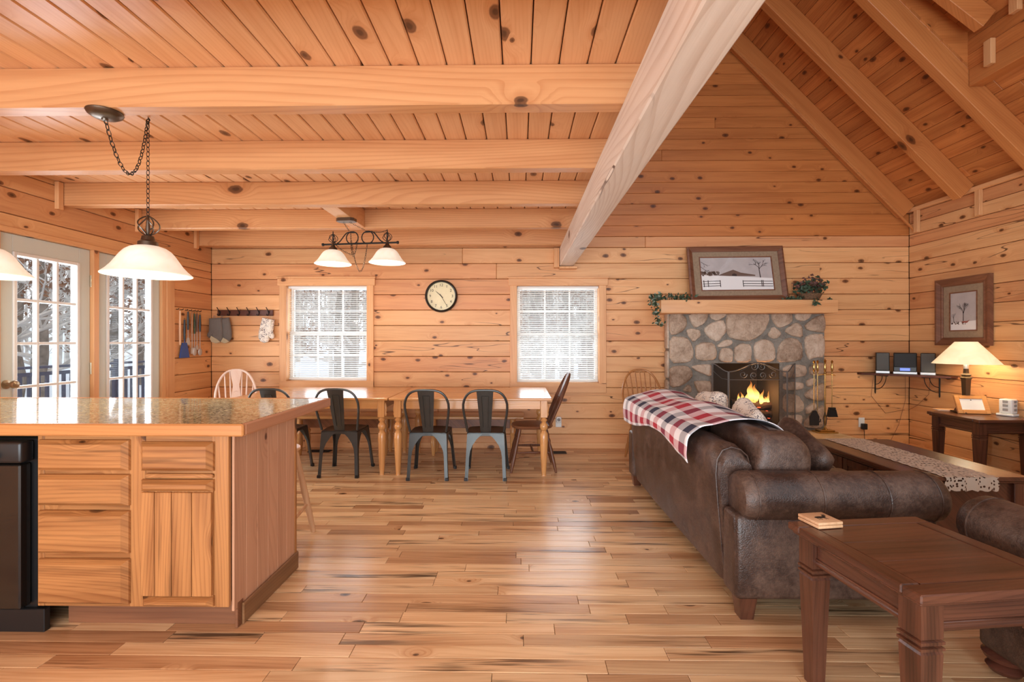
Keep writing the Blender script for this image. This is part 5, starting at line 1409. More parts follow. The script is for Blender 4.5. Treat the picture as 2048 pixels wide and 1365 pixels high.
def picture_barn():
    a = P(1381, 488, 5.78); b = P(1571, 489, 5.78); W = (b.x-a.x)/2; t = thing('framed_picture', 'wide framed snowy barn picture leaning on the mantel', 'picture', (P(1479, 600, 5.62).x, 5.63, MZ+.002))
    Hh = .335; tilt = radians(-11); Rm = Matrix.Translation((0, 0, 0)) @ Matrix.Rotation(tilt, 4, 'X') @ Matrix.Rotation(radians(-.6), 4, 'Y') @ Matrix.Translation((0, 0, Hh))
    inner = bpy.data.objects.new
    def put(mb, name, mat): return mb.xf(Rm).build(name, mat, t)
    old = MB.build
    bw = .062
    pr = [(0, 0), (0, -.03), (bw*.3, -.034), (bw*.75, -.02), (bw, -.016), (bw, 0)]
    c = [(-W, -Hh), (W, -Hh), (W, Hh), (-W, Hh)]
    for i in range(4):
        V = []
        for (cx, cz) in (c[i], c[(i+1) % 4]):
            for (o, y) in pr: V.append((cx-math.copysign(o, cx), y, cz-math.copysign(o, cz)))
        n = len(pr); put(MB().add(V, [(k, k+1, n+k+1, n+k) for k in range(n-1)]), 'moulding', M['frame'])
    put(MB().box(-W+.01, -.004, -Hh+.01, W-.01, .0, Hh-.01), 'backing', M['mat'])
    w, h = W-.15, Hh-.135
    put(MB().box(-W+bw, -.010, -Hh+bw, W-bw, -.004, -h-.012).box(-W+bw, -.010, h+.012, W-bw, -.004, Hh-bw).box(-W+bw, -.010, -h-.012, -w-.012, -.004, h+.012).box(w+.012, -.010, -h-.012, W-bw, -.004, h+.012), 'mount', M['mat'])
    put(MB().box(-w-.012, -.012, -h-.012, w+.012, -.005, -h).box(-w-.012, -.012, h, w+.012, -.005, h+.012).box(-w-.012, -.012, -h, -w, -.005, h).box(w, -.012, -h, w+.012, -.005, h), 'fillet', M['frame'])
    # the print, painted in flat layers
    def poly(pts, y=-.0062): return MB().add([(p[0]*w, y, p[1]*h) for p in pts], [tuple(range(len(pts)))])
    put(poly([(-1, -1), (1, -1), (1, 1), (-1, 1)], -.0056), 'print', M['psky'])
    put(poly([(-1, -1), (1, -1), (1, -.30), (-.1, -.16), (-1, -.08)], -.0060), 'print_snow', M['psnow'])
    put(poly([(-.54, -.10), (-.12, .22), (-.08, .24), (.12, .06), (.52, -.09), (.52, -.16), (-.2, -.15)], -.0064), 'print_barn', M['pbrown'])
    put(poly([(-.13, -.15), (-.13, -.04), (-.07, .02), (.0, -.04), (.0, -.16)], -.0067), 'print_doorway', M['pdark'])
    sb = MB()
    rr = random.Random(2)
    def br(x, z, an, L, r, d):
        x1, z1 = x+L*cos(an), z+L*sin(an); nx, nz = -sin(an)*r, cos(an)*r
        if abs(x1) < w and abs(z1) < h: sb.add([(x+nx, -.0068, z+nz), (x-nx, -.0068, z-nz), (x1-nx*.6, -.0068, z1-nz*.6), (x1+nx*.6, -.0068, z1+nz*.6)], [(0, 1, 2, 3)])
        if d > 0:
            for _ in range(3): k = rr.uniform(.5, 1); br(x+L*k*cos(an), z+L*k*sin(an), an+rr.uniform(-.9, .9), L*.6, r*.55, d-1)
    br(.66*w, -.26*h, pi/2+.06, .13, .006, 4); br(-1.0*w, .45*h, -.7, .07, .003, 2); br(-.98*w, .75*h, -.6, .07, .003, 2)
    put(sb, 'print_tree', M['pdark'])
    sh = MB()
    for _ in range(40): x, z = rr.uniform(-.98, -.5)*w, rr.uniform(-.08, .12)*h*(1); sh.add([(x-.012, -.0066, z-.01), (x+.012, -.0066, z-.012), (x+.008, -.0066, z+.012), (x-.01, -.0066, z+.01)], [(0, 1, 2, 3)])
    put(sh, 'print_bushes', M['pbrown'])
    fe = MB()
    def rl(x0, z0, x1, z1, r=.0035): fe.add([(x0*w, -.0069, z0*h-r), (x1*w, -.0069, z1*h-r), (x1*w, -.0069, z1*h+r), (x0*w, -.0069, z0*h+r)], [(0, 1, 2, 3)])
    def ps(x, z0, z1, r=.0045): fe.add([(x*w-r, -.0070, z0*h), (x*w+r, -.0070, z0*h), (x*w+r, -.0070, z1*h), (x*w-r, -.0070, z1*h)], [(0, 1, 2, 3)])
    for z in (-.45, -.60, -.74): rl(-.97, z-.02, -.48, z); rl(.16, z-.02, .99, z-.05)
    for x in (-.94, -.82, -.48): ps(x, -.82, -.40)
    for x in (.16, .68, .72): ps(x, -.82, -.42)
    put(fe, 'print_fence', M['pdark'])
    put(MB().box(-w-.01, -.0128, -h-.01, w+.01, -.0122, h+.01), 'glass', M['pglass'])
picture_barn()
def picture_tree():
    X = XR-.008; a = PX(1876, 562, X); b = PX(1987, 545, X); z0 = PX(1878, 691, X).z; z1 = a.z
    W = (a.y-b.y)/2; H = (z1-z0)/2
    t = thing('framed_picture', 'framed lone winter tree picture on the right log wall', 'picture', (X, (a.y+b.y)/2, (z0+z1)/2), radians(-90))
    # local: x runs along the wall, -y out of the wall
    frame_mb(W, H, .085, .038, M['frame'], t)
    MB().box(-W+.01, -.006, -H+.01, W-.01, 0, H-.01).build('backing', M['mat'], t)
    w, h = W-.165, H-.165
    MB().box(-W+.08, -.012, -H+.08, W-.08, -.006, -h-.012).box(-W+.08, -.012, h+.012, W-.08, -.006, H-.08).box(-W+.08, -.012, -h-.012, -w-.012, -.006, h+.012).box(w+.012, -.012, -h-.012, W-.08, -.006, h+.012).build('mount', M['mat'], t)
    MB().box(-w-.012, -.014, -h-.012, w+.012, -.007, -h).box(-w-.012, -.014, h, w+.012, -.007, h+.012).box(-w-.012, -.014, -h, -w, -.007, h).box(w, -.014, -h, w+.012, -.007, h).build('fillet', M['frame'], t)
    MB().box(-w, -.0072, -h, w, -.0062, h).build('print', M['psky'], t)
    MB().add([(-w, -.0076, -h), (w, -.0076, -h), (w, -.0076, -.50*h), (-w, -.0076, -.62*h)], [(0, 1, 2, 3)]).build('print_snow', M['psnow'], t)
    sb = MB(); rr = random.Random(5)
    def br(x, z, an, L, r, d):
        x1, z1 = x+L*cos(an), z+L*sin(an); nx, nz = -sin(an)*r, cos(an)*r
        if abs(x1) < w and abs(z1) < h: sb.add([(x+nx, -.008, z+nz), (x-nx, -.008, z-nz), (x1-nx*.6, -.008, z1-nz*.6), (x1+nx*.6, -.008, z1+nz*.6)], [(0, 1, 2, 3)])
        if d > 0:
            for _ in range(3): k = rr.uniform(.45, 1); br(x+L*k*cos(an), z+L*k*sin(an), an+rr.uniform(-.6, .6), L*.62, r*.55, d-1)
    br(.0, -.52*h, pi/2, .10, .005, 5); br(-.75*w, -.55*h, pi/2, .05, .002, 3)
    sb.build('print_tree', M['pdark'], t)
    MB().add([(-.1*w, -.0082, -.60*h), (.3*w, -.0082, -.62*h), (.5*w, -.0082, -.46*h), (.3*w, -.0082, -.53*h), (-.05*w, -.0082, -.53*h)], [(0, 1, 2, 3, 4)]).build('print_boat', M['pred'], t)
    sh = MB()
    for _ in range(26): x, z = rr.uniform(-.95, .2)*w, (-.64+rr.uniform(-.05, .08))*h; sh.add([(x-.006, -.0079, z-.004), (x+.006, -.0079, z-.005), (x+.004, -.0079, z+.006), (x-.005, -.0079, z+.005)], [(0, 1, 2, 3)])
    sh.build('print_bushes', M['pbrown'], t)
    MB().box(-w-.01, -.0142, -h-.01, w+.01, -.0136, h+.01).build('glass', M['pglass'], t)
picture_tree()

# ================================================================ corner shelf with stereo
def corner_shelf():
    Z = .932; ax = P(1714, 744, YB).x; ry = 5.19
    t = thing('corner_shelf', 'dark wooden corner shelf on two iron brackets', 'shelf', (XR-.002, YB-.002, Z)); dx = ax-XR; dy = ry-YB
    MB().prism([(0, 0), (dx, 0), (dx*1.0+.02, -.05), (-.07, dy), (0, dy)], -.022, .0, 'z').build('board', M['shelf'], t)
    def br(M4):
        m = MB().tube([(0, -.004, -.02), (0, -.004, -.24), (0, -.006, -.255)], [.008, .008, .003], 6).tube([(0, -.004, -.03), (0, -.2, -.028)], .005, 6)
        m.tube([(0, -.006, -.20)]+[(0, -.006-.17*sin(k*pi/16), -.03-.17*cos(k*pi/16)) for k in range(9)], .004, 6)
        m.tube([(0, -.006, -.14)]+[(0, -.006-.11*sin(k*pi/16), -.03-.11*cos(k*pi/16)) for k in range(9)], .004, 6)
        m.xf(M4).build('bracket', M['iron'], t, smooth=True)
    b1 = P(1750, 780, YB).x-XR
    br(Matrix.Translation((b1, 0, 0))); b2 = PX(1880, 780, XR).y-YB
    br(Matrix.Translation((0, b2, 0)) @ Matrix.Rotation(-pi/2, 4, 'Z'))
    hz = Vector((dx, 0)); dirn = atan2(dy, -dx)
    rz = atan2(-dy, dx)   # along the front edge
    rz = math.atan2(dy, -dx)
    def at(k, inset): p = Vector((ax, YB)).lerp(Vector((XR, ry)), k); n = Vector((-dy, -dx)).normalized(); n = n if n.x > 0 else -n; return p.x+n.x*inset, p.y+abs(n.y)*inset
    for k, r, lb in ((.26, .10, 'small grey bookshelf speaker at left end of corner shelf'), (.72, -.25, 'small grey bookshelf speaker at right end of corner shelf')):
        x, y = at(k, .09); s = thing('speaker', lb, 'speaker', (x, y, Z+.001), radians(-34) if k < .5 else radians(-42), None)
        rbox(MB(), -.064, -.06, .03, .064, .075, .245, .008).build('cabinet', M['black'], s, smooth=True)
        rbox(MB(), -.058, -.068, .034, .058, -.055, .24, .004).build('grille', M['speaker'], s, smooth=True)
        MB().box(-.066, -.064, 0, .066, .075, .03, .004).build('base', M['silver'], s)
    x, y = at(.49, .11); s = thing('stereo', 'compact black stereo with blue display in middle of shelf', 'stereo', (x, y, Z+.001), radians(-38))
    rbox(MB(), -.105, -.07, .028, .105, .09, .245, .008).build('cabinet', M['black'], s, smooth=True)
    MB().box(-.098, -.076, .085, .098, -.068, .238, .003).build('disc_door', M['iron'], s)
    MB().box(-.10, -.078, .032, .10, -.07, .08, .002).build('display_panel', M['black'], s)
    MB().box(-.045, -.0795, .038, .045, -.077, .07, .001).build('display', M['slate'], s)
    MB().box(-.108, -.074, 0, .108, .09, .028, .004).build('base', M['silver'], s)
    cb = thing('audio_cable', 'thin speaker cords hanging below the corner shelf', 'cord', (XR-.02, YB-.02, Z-.03))
    for pts in ([(-.42, -.0, 0), (-.45, -.0, -.25), (-.28, .0, -.46), (-.05, -.0, -.42)], [(-.05, -.01, 0), (-.04, -.0, -.3), (-.12, .0, -.6), (-.22, .0, -.8)], [(-.0, -.3, 0), (.0, -.28, -.2), (.0, -.12, -.35), (-.02, -.02, -.42)]):
        c = MB(); P0 = [Vector(p) for p in pts]; q = []
        for i in range(25):
            k = i/24*(len(P0)-1); j = min(int(k), len(P0)-2); f = k-j; a, b_ = P0[j], P0[j+1]; q.append(a.lerp(b_, f*f*(3-2*f)))
        c.tube(q, .0022, 4).build('wire', M['dkwood'], cb)
corner_shelf()

# ================================================================ mahogany end tables
def end_table(loc, rz, lab, w=.555, d=.555, H=.60):
    t = thing('end_table', lab, 'table', loc, rz, None); W, D = w/2, d/2
    b = .062
    MB().box(-W, -D, H-.028, W, -D+b, H, .004).build('top_border', M['mahog_x'], t); MB().box(-W, D-b, H-.028, W, D, H, .004).build('top_border', M['mahog_x'], t)
    MB().box(-W, -D+b+.001, H-.028, -W+b, D-b-.001, H, .004).build('top_border', M['mahog_y'], t); MB().box(W-b, -D+b+.001, H-.028, W, D-b-.001, H, .004).build('top_border', M['mahog_y'], t)
    for k in range(3):
        y0 = -D+b+.0015+(2*D-2*b-.003)*k/3; MB().box(-W+b+.0015, y0, H-.026, W-b-.0015, y0+(2*D-2*b-.003)/3-.0002, H-.0012, .0012).build('top_panel', M['mahog_x'], t)
    MB().box(-W+.012, -D+.012, H-.040, W-.012, D-.012, H-.0285, .003).build('top_moulding', M['mahog_x'], t)
    s = .036; cx, cy = W-.028-s, D-.028-s
    for sx in (-1, 1):
        for sy in (-1, 1):
            V = []; prof = [(H-.0405, s), (.455, s), (.452, s-.004), (.448, s+.003), (.440, s+.003), (.437, s-.004), (.433, s-.004), (.430, s+.003), (.422, s+.003), (.419, s-.003), (.41, s), (.0, s*.66)]
            for z, r in prof: V += [(sx*cx-r, sy*cy-r, z), (sx*cx+r, sy*cy-r, z), (sx*cx+r, sy*cy+r, z), (sx*cx-r, sy*cy+r, z)]
            Fc = [(i*4+j, i*4+(j+1) % 4, i*4+4+(j+1) % 4, i*4+4+j) for i in range(len(prof)-1) for j in range(4)]+[(0, 1, 2, 3), tuple(4*(len(prof)-1)+k for k in (3, 2, 1, 0))]
            MB().add(V, Fc).build('leg', M['mahog_z'], t, fix=True)
    for sy in (-1, 1):
        MB().box(-cx+s, sy*(cy+.008)-.01, .485, cx-s, sy*(cy+.008)+.01, H-.0405, .002).build('apron', M['mahog_x'], t)
        m = MB(); m.tube([(-cx+s, sy*(cy+.012), .478), (cx-s, sy*(cy+.012), .478)], .014, 10).box(-cx+s, sy*(cy+.012)-.012, .488, cx-s, sy*(cy+.012)+.012, .496, .002).build('bead', M['mahog_x'], t, smooth=True)
    for sx in (-1, 1):
        MB().box(sx*(cx+.008)-.01, -cy+s, .485, sx*(cx+.008)+.01, cy-s, H-.0405, .002).build('apron', M['mahog_y'], t)
        m = MB(); m.tube([(sx*(cx+.012), -cy+s, .478), (sx*(cx+.012), cy-s, .478)], .014, 10).box(sx*(cx+.012)-.012, -cy+s, .488, sx*(cx+.012)+.012, cy-s, .496, .002).build('bead', M['mahog_y'], t, smooth=True)
    return t
et = end_table((1.372, 1.655, 0), radians(6.5), 'mahogany end table in the foreground holding coasters')
dup(et, (4.435, 4.63, 0), 0, 'mahogany end table under the lamp by the right wall')
dup(et, (4.385, 3.64, 0), 0, 'mahogany end table cut off by the right edge of photo')
# coasters
def coasters():
    for i, (z, rz, lb) in enumerate(((.601, .16, 'lower tan square coaster on the foreground end table'), (.6135, .13, 'upper tan square coaster with dark animal drawing'))):
        p = PZ(1640, 1043, .61); t = thing('coaster', lb, 'coaster', (p.x, p.y, z), radians(8)+rz*.2)
        rbox(MB(), -.053, -.053, 0, .053, .053, .0115, .003, 2).build('tile', M['stool'], t, smooth=True)
        if i == 1:
            m = MB()
            m.super((0, .0, .0117), (.024, .010, .0004), 1, 1, 14, 4).super((.024, .010, .0117), (.008, .007, .0004), 1, 1, 10, 4)
            for x in (-.018, -.008, .010, .018): m.box(x-.0016, -.022, .0114, x+.0016, -.004, .0119)
            for k in range(5): m.box(.024+.003*k, .014, .0114, .0252+.003*k, .026, .0119)
            m.build('drawing', M['ink'], t)
coasters()
# lamp, frame, power tower, booklet on the lamp table
def lamp():
    p = P(1930, 810, 4.80); X = 4.455
    t = thing('table_lamp', 'lit table lamp with cream cone shade and dark square stem', 'lamp', (X, 4.80, .601))
    z0 = P(1938, 728, 4.80).z-.601; z1 = P(1938, 684, 4.80).z-.601
    MB().lathe([(.262, z0), (.085, z1), (.082, z1), (.259, z0)], 48, cap=False).build('shade', M['linen'], t, smooth=True)
    MB().box(-.085, -.085, 0, .085, .085, .016, .004).box(-.065, -.065, .016, .065, .065, .03, .006).build('base', M['pewter'], t)
    m = MB(); V = []; pr = [(.03, .045), (.06, .022), (.08, .018), (z0-.16, .026), (z0-.14, .033), (z0-.125, .02), (z0-.11, .03), (z0-.095, .016), (z0-.05, .014)]
    for z, r in pr: V += [(-r, -r, z), (r, -r, z), (r, r, z), (-r, r, z)]
    m.add(V, [(i*4+j, i*4+(j+1) % 4, i*4+4+(j+1) % 4, i*4+4+j) for i in range(len(pr)-1) for j in range(4)]+[(0, 1, 2, 3), tuple(4*(len(pr)-1)+k for k in (3, 2, 1, 0))]).build('stem', M['pewter'], t)
    MB().lathe([(.018, z0-.05), (.022, z0-.02), (.018, z0+.03)], 14).build('socket', M['silver'], t, smooth=True)
    MB().super((0, 0, z0+.09), (.032, .032, .055), 1, 1, 14, 10).build('bulb', M['bulb'], t, smooth=True)
    l = bpy.data.lights.new('lamp_light', 'POINT'); l.energy = 26; l.color = (1, .80, .52); l.shadow_soft_size = .04
    o = bpy.data.objects.new('lamp_light', l); COL.objects.link(o); o.parent = t; o.location = (0, 0, z0+.075)
    # picture frame
    q = PZ(1965, 832, .60); f = thing('photo_frame', 'honey wood tilted photo frame in front of the lamp', 'picture frame', (q.x+.02, q.y+.10, .601), radians(-12))
    tl = Matrix.Rotation(radians(-24), 4, 'X')
    W, H = .135, .185
    for b_ in (((-W, 0, -W+.04, H), 'y'), ((W-.04, 0, W, H), 'y'), ((-W+.04, 0, W-.04, .04), 'x'), ((-W+.04, H-.035, W-.04, H), 'x')):
        x0, z0_, x1, z1_ = b_[0]; MB().box(x0, -.012, z0_, x1, .012, z1_, .004).xf(tl).build('moulding', M['maple_x'], f)
    MB().box(-W+.035, -.004, .035, W-.035, .004, H-.03).xf(tl).build('paper', M['paper'], f)
    MB().box(-.005, -.0055, H-.05, .005, -.0045, H-.042).xf(tl).build('printed_mark', M['ink'], f)
    MB().prism([(.02, .0), (.14, .0), (.045, .11)], .08, .10, 'x').build('easel_side', M['dkwood'], f); MB().prism([(.02, .0), (.14, .0), (.045, .11)], -.10, -.08, 'x').build('easel_side', M['dkwood'], f)
    # power tower
    q = PZ(2030, 835, .60); s = thing('power_tower', 'white tower power strip beside the photo frame', 'power strip', (q.x+.03, q.y+.09, .601), radians(20))
    rbox(MB(), -.065, -.065, .0, .065, .065, .022, .006).build('base', M['white'], s, smooth=True); rbox(MB(), -.05, -.05, .022, .05, .05, .16, .012).build('body', M['white'], s, smooth=True)
    for (rz_) in (0, -pi/2):
        for z in (.06, .10, .135):
            MB().box(-.02, -.053, z-.013, .02, -.049, z+.013, .002).xf(Matrix.Rotation(rz_, 4, 'Z')).build('socket', M['grey'], s)
    MB().tube([(.05, .03, .02), (.09, .06, .01), (.12, .1, -.0), (.16, .13, -.08)], .004, 6).build('cord', M['black'], s)
    q = PZ(1885, 820, .60); k = thing('booklet', 'tan booklet lying at the back left of the lamp table', 'booklet', (q.x+.01, q.y-.03, .601), radians(-20))
    MB().box(-.09, -.055, 0, .09, .055, .006, .001).build('pages', M['paper'], k); MB().box(-.092, -.057, .006, .092, .057, .009, .001).build('cover', M['stool'], k)
    c = thing('lamp_cord', 'dark lamp cord hanging behind the lamp table', 'cord', (4.715, 4.2, .0))
    MB().tube([(0, 0, .52), (-.005, -.01, .35), (.0, -.05, .15), (-.01, -.09, .02)], .004, 6).build('cord', M['black'], c)
lamp()

# ================================================================ leather sofa
def roll_arm(t, y, z, r, x0, x1, name='arm_roll', seams=(), axis='x'):
    m = MB(); n = 24
    prof = [(x0, .0), (x0-.004, r*.5), (x0+.0, r*.86), (x0+.022, r*.985), (x0+.06, r), ((x0+x1)*.5, r*.985), (x1-.06, r), (x1-.022, r*.985), (x1, r*.86), (x1+.006, r*.5), (x1+.004, .001)]
    V = []; Fc = []
    for px, pr in prof:
        for k in range(n): a = 2*pi*k/n; V.append((px, y+pr*cos(a), z+pr*sin(a)*(1.0 if sin(a) > 0 else .92)))
    for i in range(len(prof)-1):
        for k in range(n): Fc.append((i*n+k, i*n+(k+1) % n, (i+1)*n+(k+1) % n, (i+1)*n+k))
    m.add(V, Fc); S = MB()
    for sx in seams: S.tube([(sx, y+(r*1.0)*cos(2*pi*k/n), z+r*1.0*sin(2*pi*k/n)*(1.0 if sin(2*pi*k/n) > 0 else .92)) for k in range(n)], .0035, 5, closed=True)
    if axis == 'y':
        Rm = Matrix(((0, 1, 0, 0), (1, 0, 0, 0), (0, 0, 1, 0), (0, 0, 0, 1))); m.xf(Rm); S.xf(Rm)
    a = m.build(name, M['leather'], t, smooth=True, fix=True)
    if seams: o_ = S.build('seam', M['leather'], a, smooth=True); o_['kind'] = 'stuff'
    return a
def sofa():
    t = thing('sofa', 'brown leather rolled arm sofa with its back to the dining area', 'sofa', (1.0, 3.32, 0))
    L = 1.125; rr = random.Random(3)
    # back, extruded profile with a rolled top
    prof = [(.035, .10), (.008, .30), (-.006, .50), (-.012, .66), (-.008, .735), (.018, .778), (.06, .795), (.105, .785), (.14, .755), (.158, .70), (.17, .55), (.19, .30), (.19, .10)]
    def bw(p, y):
        k = abs(y)/.925; e = max(0, k-.93)/.07
        x = p[0]+(.012*noise.noise(Vector((p[1]*5, y*2.2, 1)))) + e*.02
        z = p[1] - (.06*e*e if p[1] > .6 else 0) + (.006*noise.noise(Vector((y*6, p[0]*9, 4))) if p[1] > .7 else 0)
        return Vector((x, y, z))
    ny = 30; n = len(prof); V = []; Fc = []
    for j in range(ny+1):
        y = -.925+1.85*j/ny; V += [bw(p, y) for p in prof]
    for j in range(ny):
        for i in range(n-1): Fc.append((j*n+i, j*n+i+1, j*n+n+i+1, j*n+n+i))
    Fc += [tuple(range(n)), tuple(ny*n+i for i in range(n))[::-1]]
    bk = MB().add(V, Fc).build('back', M['leather'], t, smooth=True, angle=50, fix=True)
    S = MB()
    for y in (-.90, .90): S.tube([bw(p, y)+Vector((-.002 if p[0] < .05 else 0, 0, .002 if p[1] > .75 else 0)) for p in prof[:10]], .004, 5)
    pass
    o_ = S.build('seam', M['leather'], bk, smooth=True); o_['kind'] = 'stuff'
    rbox(MB(), .192, -.93, .10, .98, .93, .40, .03).build('base', M['leather'], t, smooth=True)
    for s in (-1, 1):
        y0, y1 = (-1.085, -.935) if s < 0 else (.935, 1.085)
        def pf(v):
            # outer panel bellies out a little towards the floor
            if s*v.y > 1.0: v = v+Vector((0, s*.012*sin(max(0, min(1, (v.z-.1)/.4))*pi), 0))
            return v
        rbox(MB(), .012, y0, .10, .95, y1, .50, .025, 3, pf, 3).build('arm_panel', M['leather'], t, smooth=True)
        roll_arm(t, s*1.01, .565, .122, .048, .985, 'arm', (.105, .40, .70, .93))
    for k in range(3):
        yc = -.62+.62*k
        rbox(MB(), .25, yc-.305, .405, 1.02, yc+.305, .53, .045, 4, None, 0).build('seat_cushion', M['leather'], t, smooth=True)
    for k in range(3):
        yc = -.615+.615*k
        def pf(p, k=k):
            q = p.copy(); q.x += .03*noise.noise(Vector((p.y*7, p.z*6, k*3.0)))+.012*noise.noise(Vector((p.y*19, p.z*11, k*5.0))); q.z += .03*noise.noise(Vector((p.y*5, p.x*8, k*7.0)))+.01*noise.noise(Vector((p.y*17, p.x*15, k*2.0)))
            e = max(0, abs(p.y)/.33-.7); q.z -= e*e*.25*(1 if p.z > 0 else 0)
            return q
        m = MB().super((0, 0, 0), (.155, .325, .205), .42, .32, 48, 28, pf); m.xf(Matrix.Translation((.315, yc, .645)) @ Matrix.Rotation(radians(12), 4, 'Y')); c = m.build('back_cushion', M['leather'], t, smooth=True, angle=60)
        sm = MB(); sm.tube([(.155*.0, .322*cos(2*pi*i/40)*(1), .203*sin(2*pi*i/40)) for i in range(40)], .0035, 5, closed=True)
        for yy in (-.18, .18): sm.tube([(.152*cos(a)*.98, yy, .205*sin(a)*.985) for a in [radians(10+i*160/14) for i in range(15)]], .0035, 5)
        sm.xf(Matrix.Translation((.315, yc, .645)) @ Matrix.Rotation(radians(12), 4, 'Y')).build('seam', M['leather'], c, smooth=True)['kind'] = 'stuff'
    for sx in (.075, .95):
        for sy in (-1.035, 1.035):
            V = []; 
            for z, r in ((.105, .042), (0, .03)): V += [(sx-r, sy-r, z), (sx+r, sy-r, z), (sx+r, sy+r, z), (sx-r, sy+r, z)]
            MB().add(V, [(0, 1, 2, 3), (7, 6, 5, 4)]+[(j, (j+1) % 4, 4+(j+1) % 4, 4+j) for j in range(4)]).build('foot', M['mahog_z'], t, fix=True)
sofa()
def pillow(name, lab, loc, a, rot, mat, pinch=.12):
    t = thing(name, lab, 'pillow', loc)
    def pf(p):
        q = p.copy(); ny, nz = p.y/a[1], p.z/a[2]; cr = abs(ny*nz); q.x *= max(.05, 1-.75*max(abs(ny), abs(nz))**3); q.y *= 1-pinch*(1-abs(nz))*.5; q.z *= 1-pinch*(1-abs(ny))*.5; return q
    m = MB().super((0, 0, 0), a, .45, .45, 32, 18, pf); m.xf(Matrix.Rotation(rot[2], 4, 'Z') @ Matrix.Rotation(rot[1], 4, 'Y') @ Matrix.Rotation(rot[0], 4, 'X')); m.build('cover', mat, t, smooth=True, angle=70)
pillow('throw_pillow', 'white floral print pillow standing clear of the blanket on sofa', (1.56, 3.30, .70), (.10, .22, .20), (radians(12), radians(10), radians(-8)), M['print'])
pillow('throw_pillow', 'white floral print pillow mostly hidden behind the plaid blanket', (1.56, 3.92, .71), (.10, .22, .20), (radians(-6), radians(10), radians(4)), M['print'])
pillow('throw_pillow', 'brown suede pillow lying against the near sofa cushion', (1.60, 2.80, .62), (.10, .23, .20), (radians(25), radians(14), radians(10)), M['leather'])
def blanket():
    rr = random.Random(12)
    hem = [(4.32, .600), (4.10, .60), (3.85, .63), (3.5, .695), (3.2, .70), (2.97, .665), (2.70, .625)]
    def hz(y):
        for (a, za), (b, zb) in zip(hem, hem[1:]):
            if b <= y <= a: return za+(zb-za)*(a-y)/(a-b)
        return hem[-1][1] if y < 2.7 else hem[0][1]
    def fn(u, v):
        y = 4.32-1.62*u
        y -= .06*max(0, u-.8)*v*5*.5
        ch = .02*sin(u*13)*.5
        pts = [(.958, hz(y)), (.950, (hz(y)+.76)/2), (.962, .775), (1.02, .822), (1.10, .842+ch), (1.21, .872+ch), (1.33, .876+ch), (1.45, .838+ch), (1.52, .77)]
        k = v*(len(pts)-1); j = min(int(k), len(pts)-2); f = k-j
        def cr(i, d): return pts[max(0, min(len(pts)-1, i))][d]
        o = [.5*((2*cr(j, d))+(-cr(j-1, d)+cr(j+1, d))*f+(2*cr(j-1, d)-5*cr(j, d)+4*cr(j+1, d)-cr(j+2, d))*f*f+(-cr(j-1, d)+3*cr(j, d)-3*cr(j+1, d)+cr(j+2, d))*f**3) for d in (0, 1)]
        wv = .010*noise.noise(Vector((y*5, v*6, 2)))
        return Vector((o[0]-abs(wv)*.6-.004, y+.012*noise.noise(Vector((v*5, u*8, 9))), o[1]+wv))
    t = thing('plaid_blanket', 'red white and navy plaid blanket draped over the sofa back', 'blanket', (1.0, 3.5, .6))
    m = MB().grid(fn, 60, 40, uv=True); m.xf(Matrix.Translation((-1.0, -3.5, -.6))); o = m.build('cloth', M['plaid'], t, smooth=True, angle=80)
    md = o.modifiers.new('thickness', 'SOLIDIFY'); md.thickness = .004; md.offset = 0
    # fringe hem
blanket()
def armchair():
    t = thing('leather_armchair', 'brown leather armchair with rolled arm, cut off at lower right', 'armchair', (2.45, 1.50, 0)); W = .535
    for s in (-1, 1):
        roll_arm(t, s*W, .565, .117, -.56, .50, 'arm', (-.5, -.15, .16, .44), 'y')
        rbox(MB(), s*W-.075, -.50, .10, s*W+.075, .44, .50, .025).build('arm_panel', M['leather'], t, smooth=True)
    rbox(MB(), -W+.08, -.50, .42, W-.08, -.30, .86, .07, 4).build('back', M['leather'], t, smooth=True)
    rbox(MB(), -W+.078, -.50, .10, W-.078, .42, .40, .02).build('base', M['leather'], t, smooth=True)
    rbox(MB(), -W+.085, -.28, .402, W-.085, .46, .54, .05, 4).build('seat_cushion', M['leather'], t, smooth=True)
    MB().super((0, -.2, .70), (.38, .12, .2), .5, .5, 28, 14).build('back_cushion', M['leather'], t, smooth=True)
    for sx in (-1, 1):
        for sy in (-.44, .40): MB().lathe([(.02, 0), (.045, .012), (.058, .03), (.045, .046), (.035, .05), (.062, .062), (.07, .08), (.05, .1)], 20, (sx*(W+.0), sy, 0)).build('bun_foot', M['shelf'], t, smooth=True)
armchair()
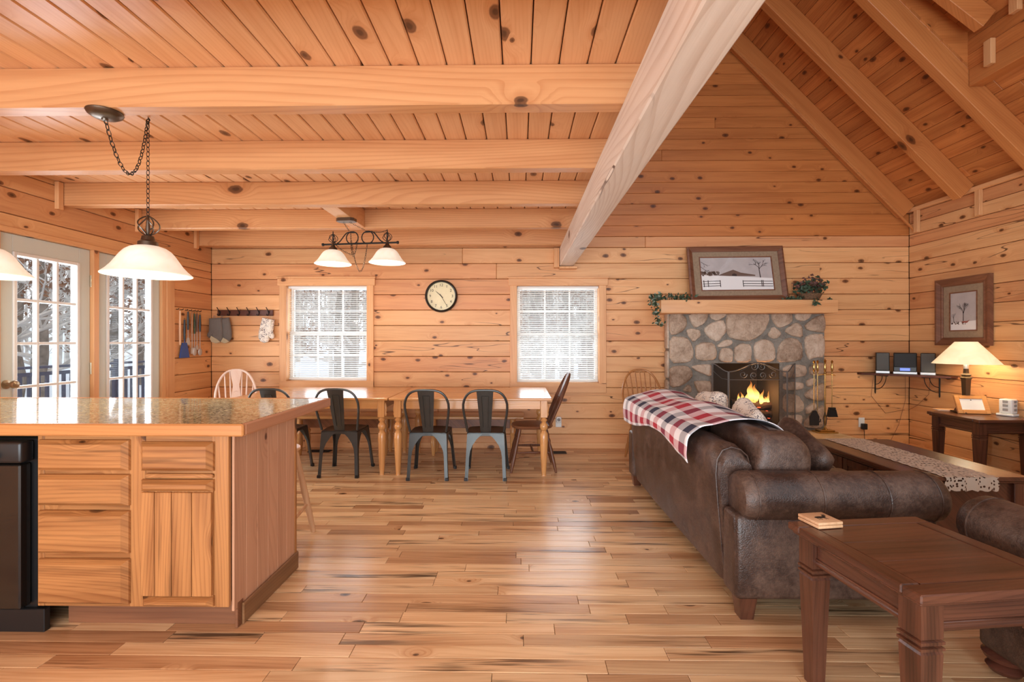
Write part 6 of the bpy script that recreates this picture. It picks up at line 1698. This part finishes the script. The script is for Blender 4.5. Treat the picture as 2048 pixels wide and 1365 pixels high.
# ---- coffee table and lace runner
def coffee():
    X0, X1, Y0, Y1, H = 2.50, 3.215, 3.02, 4.185, .46
    t = thing('coffee_table', 'dark mahogany chest style coffee table beyond the sofa', 'table', ((X0+X1)/2, (Y0+Y1)/2, 0)); W = (X1-X0)/2; D = (Y1-Y0)/2
    MB().box(-W, -D, H-.028, W, D, H, .005).build('tabletop', M['mahog_y'], t)
    MB().box(-W+.014, -D+.014, H-.043, W-.014, D-.014, H-.0285, .004).build('top_moulding', M['mahog_y'], t)
    MB().box(-W+.05, -D+.05, .09, W-.05, D-.05, H-.0435).build('carcass', M['mahog_y'], t)
    for sx in (-1, 1):
        for sy in (-1, 1): MB().box(sx*(W-.055)-.03, sy*(D-.055)-.03, 0, sx*(W-.055)+.03, sy*(D-.055)+.03, H-.0435, .004).build('corner_post', M['mahog_z'], t)
    for sx in (-1, 1):
        for k in range(3):
            y0 = -D+.09+(2*D-.18)*k/3+.006; y1 = -D+.09+(2*D-.18)*(k+1)/3-.006; xo = sx*(W-.05)
            d = MB().box(xo, y0, .115, xo+sx*.012, y0+.05, H-.06, .002).box(xo, y1-.05, .115, xo+sx*.012, y1, H-.06, .002).box(xo, y0+.05, .115, xo+sx*.012, y1-.05, .165, .002).box(xo, y0+.05, H-.11, xo+sx*.012, y1-.05, H-.06, .002).build('door', M['mahog_z'], t)
            MB().box(xo, y0+.05, .165, xo+sx*.005, y1-.05, H-.11).build('door_panel', M['mahog_z'], d)
            MB().super((xo+sx*.022, y1-.025, .27), (.011, .011, .011), 1, 1, 10, 8).build('knob', M['pewter'], d, smooth=True)
    r = thing('lace_runner', 'cream cutwork lace runner along the coffee table', 'runner', ((2.66+3.0)/2, (Y0+Y1)/2, H+.001)); w2 = .172
    def fn(u, v):
        s = v*(2*D+.18)-.09-D
        sc = .012*abs(sin(s*pi/.075)); x = (u-.5)*2*(w2-.012+sc*(1 if u in (0, 1) else abs(2*u-1)))
        e = abs(s)-D
        z = .0025+.0015*noise.noise(Vector((x*20, s*20, 0)))
        if e > .0: return Vector((x+.006*sin(x*70), math.copysign(D+.012+.004*sin(x*90), s), -e*.9-.0+.004 - .010*abs(sin(x*pi/.06))*(e > .08)))
        return Vector((x, s, z))
    MB().grid(fn, 24, 200, uv=True).build('lace', M['lace'], r, smooth=True)
coffee()
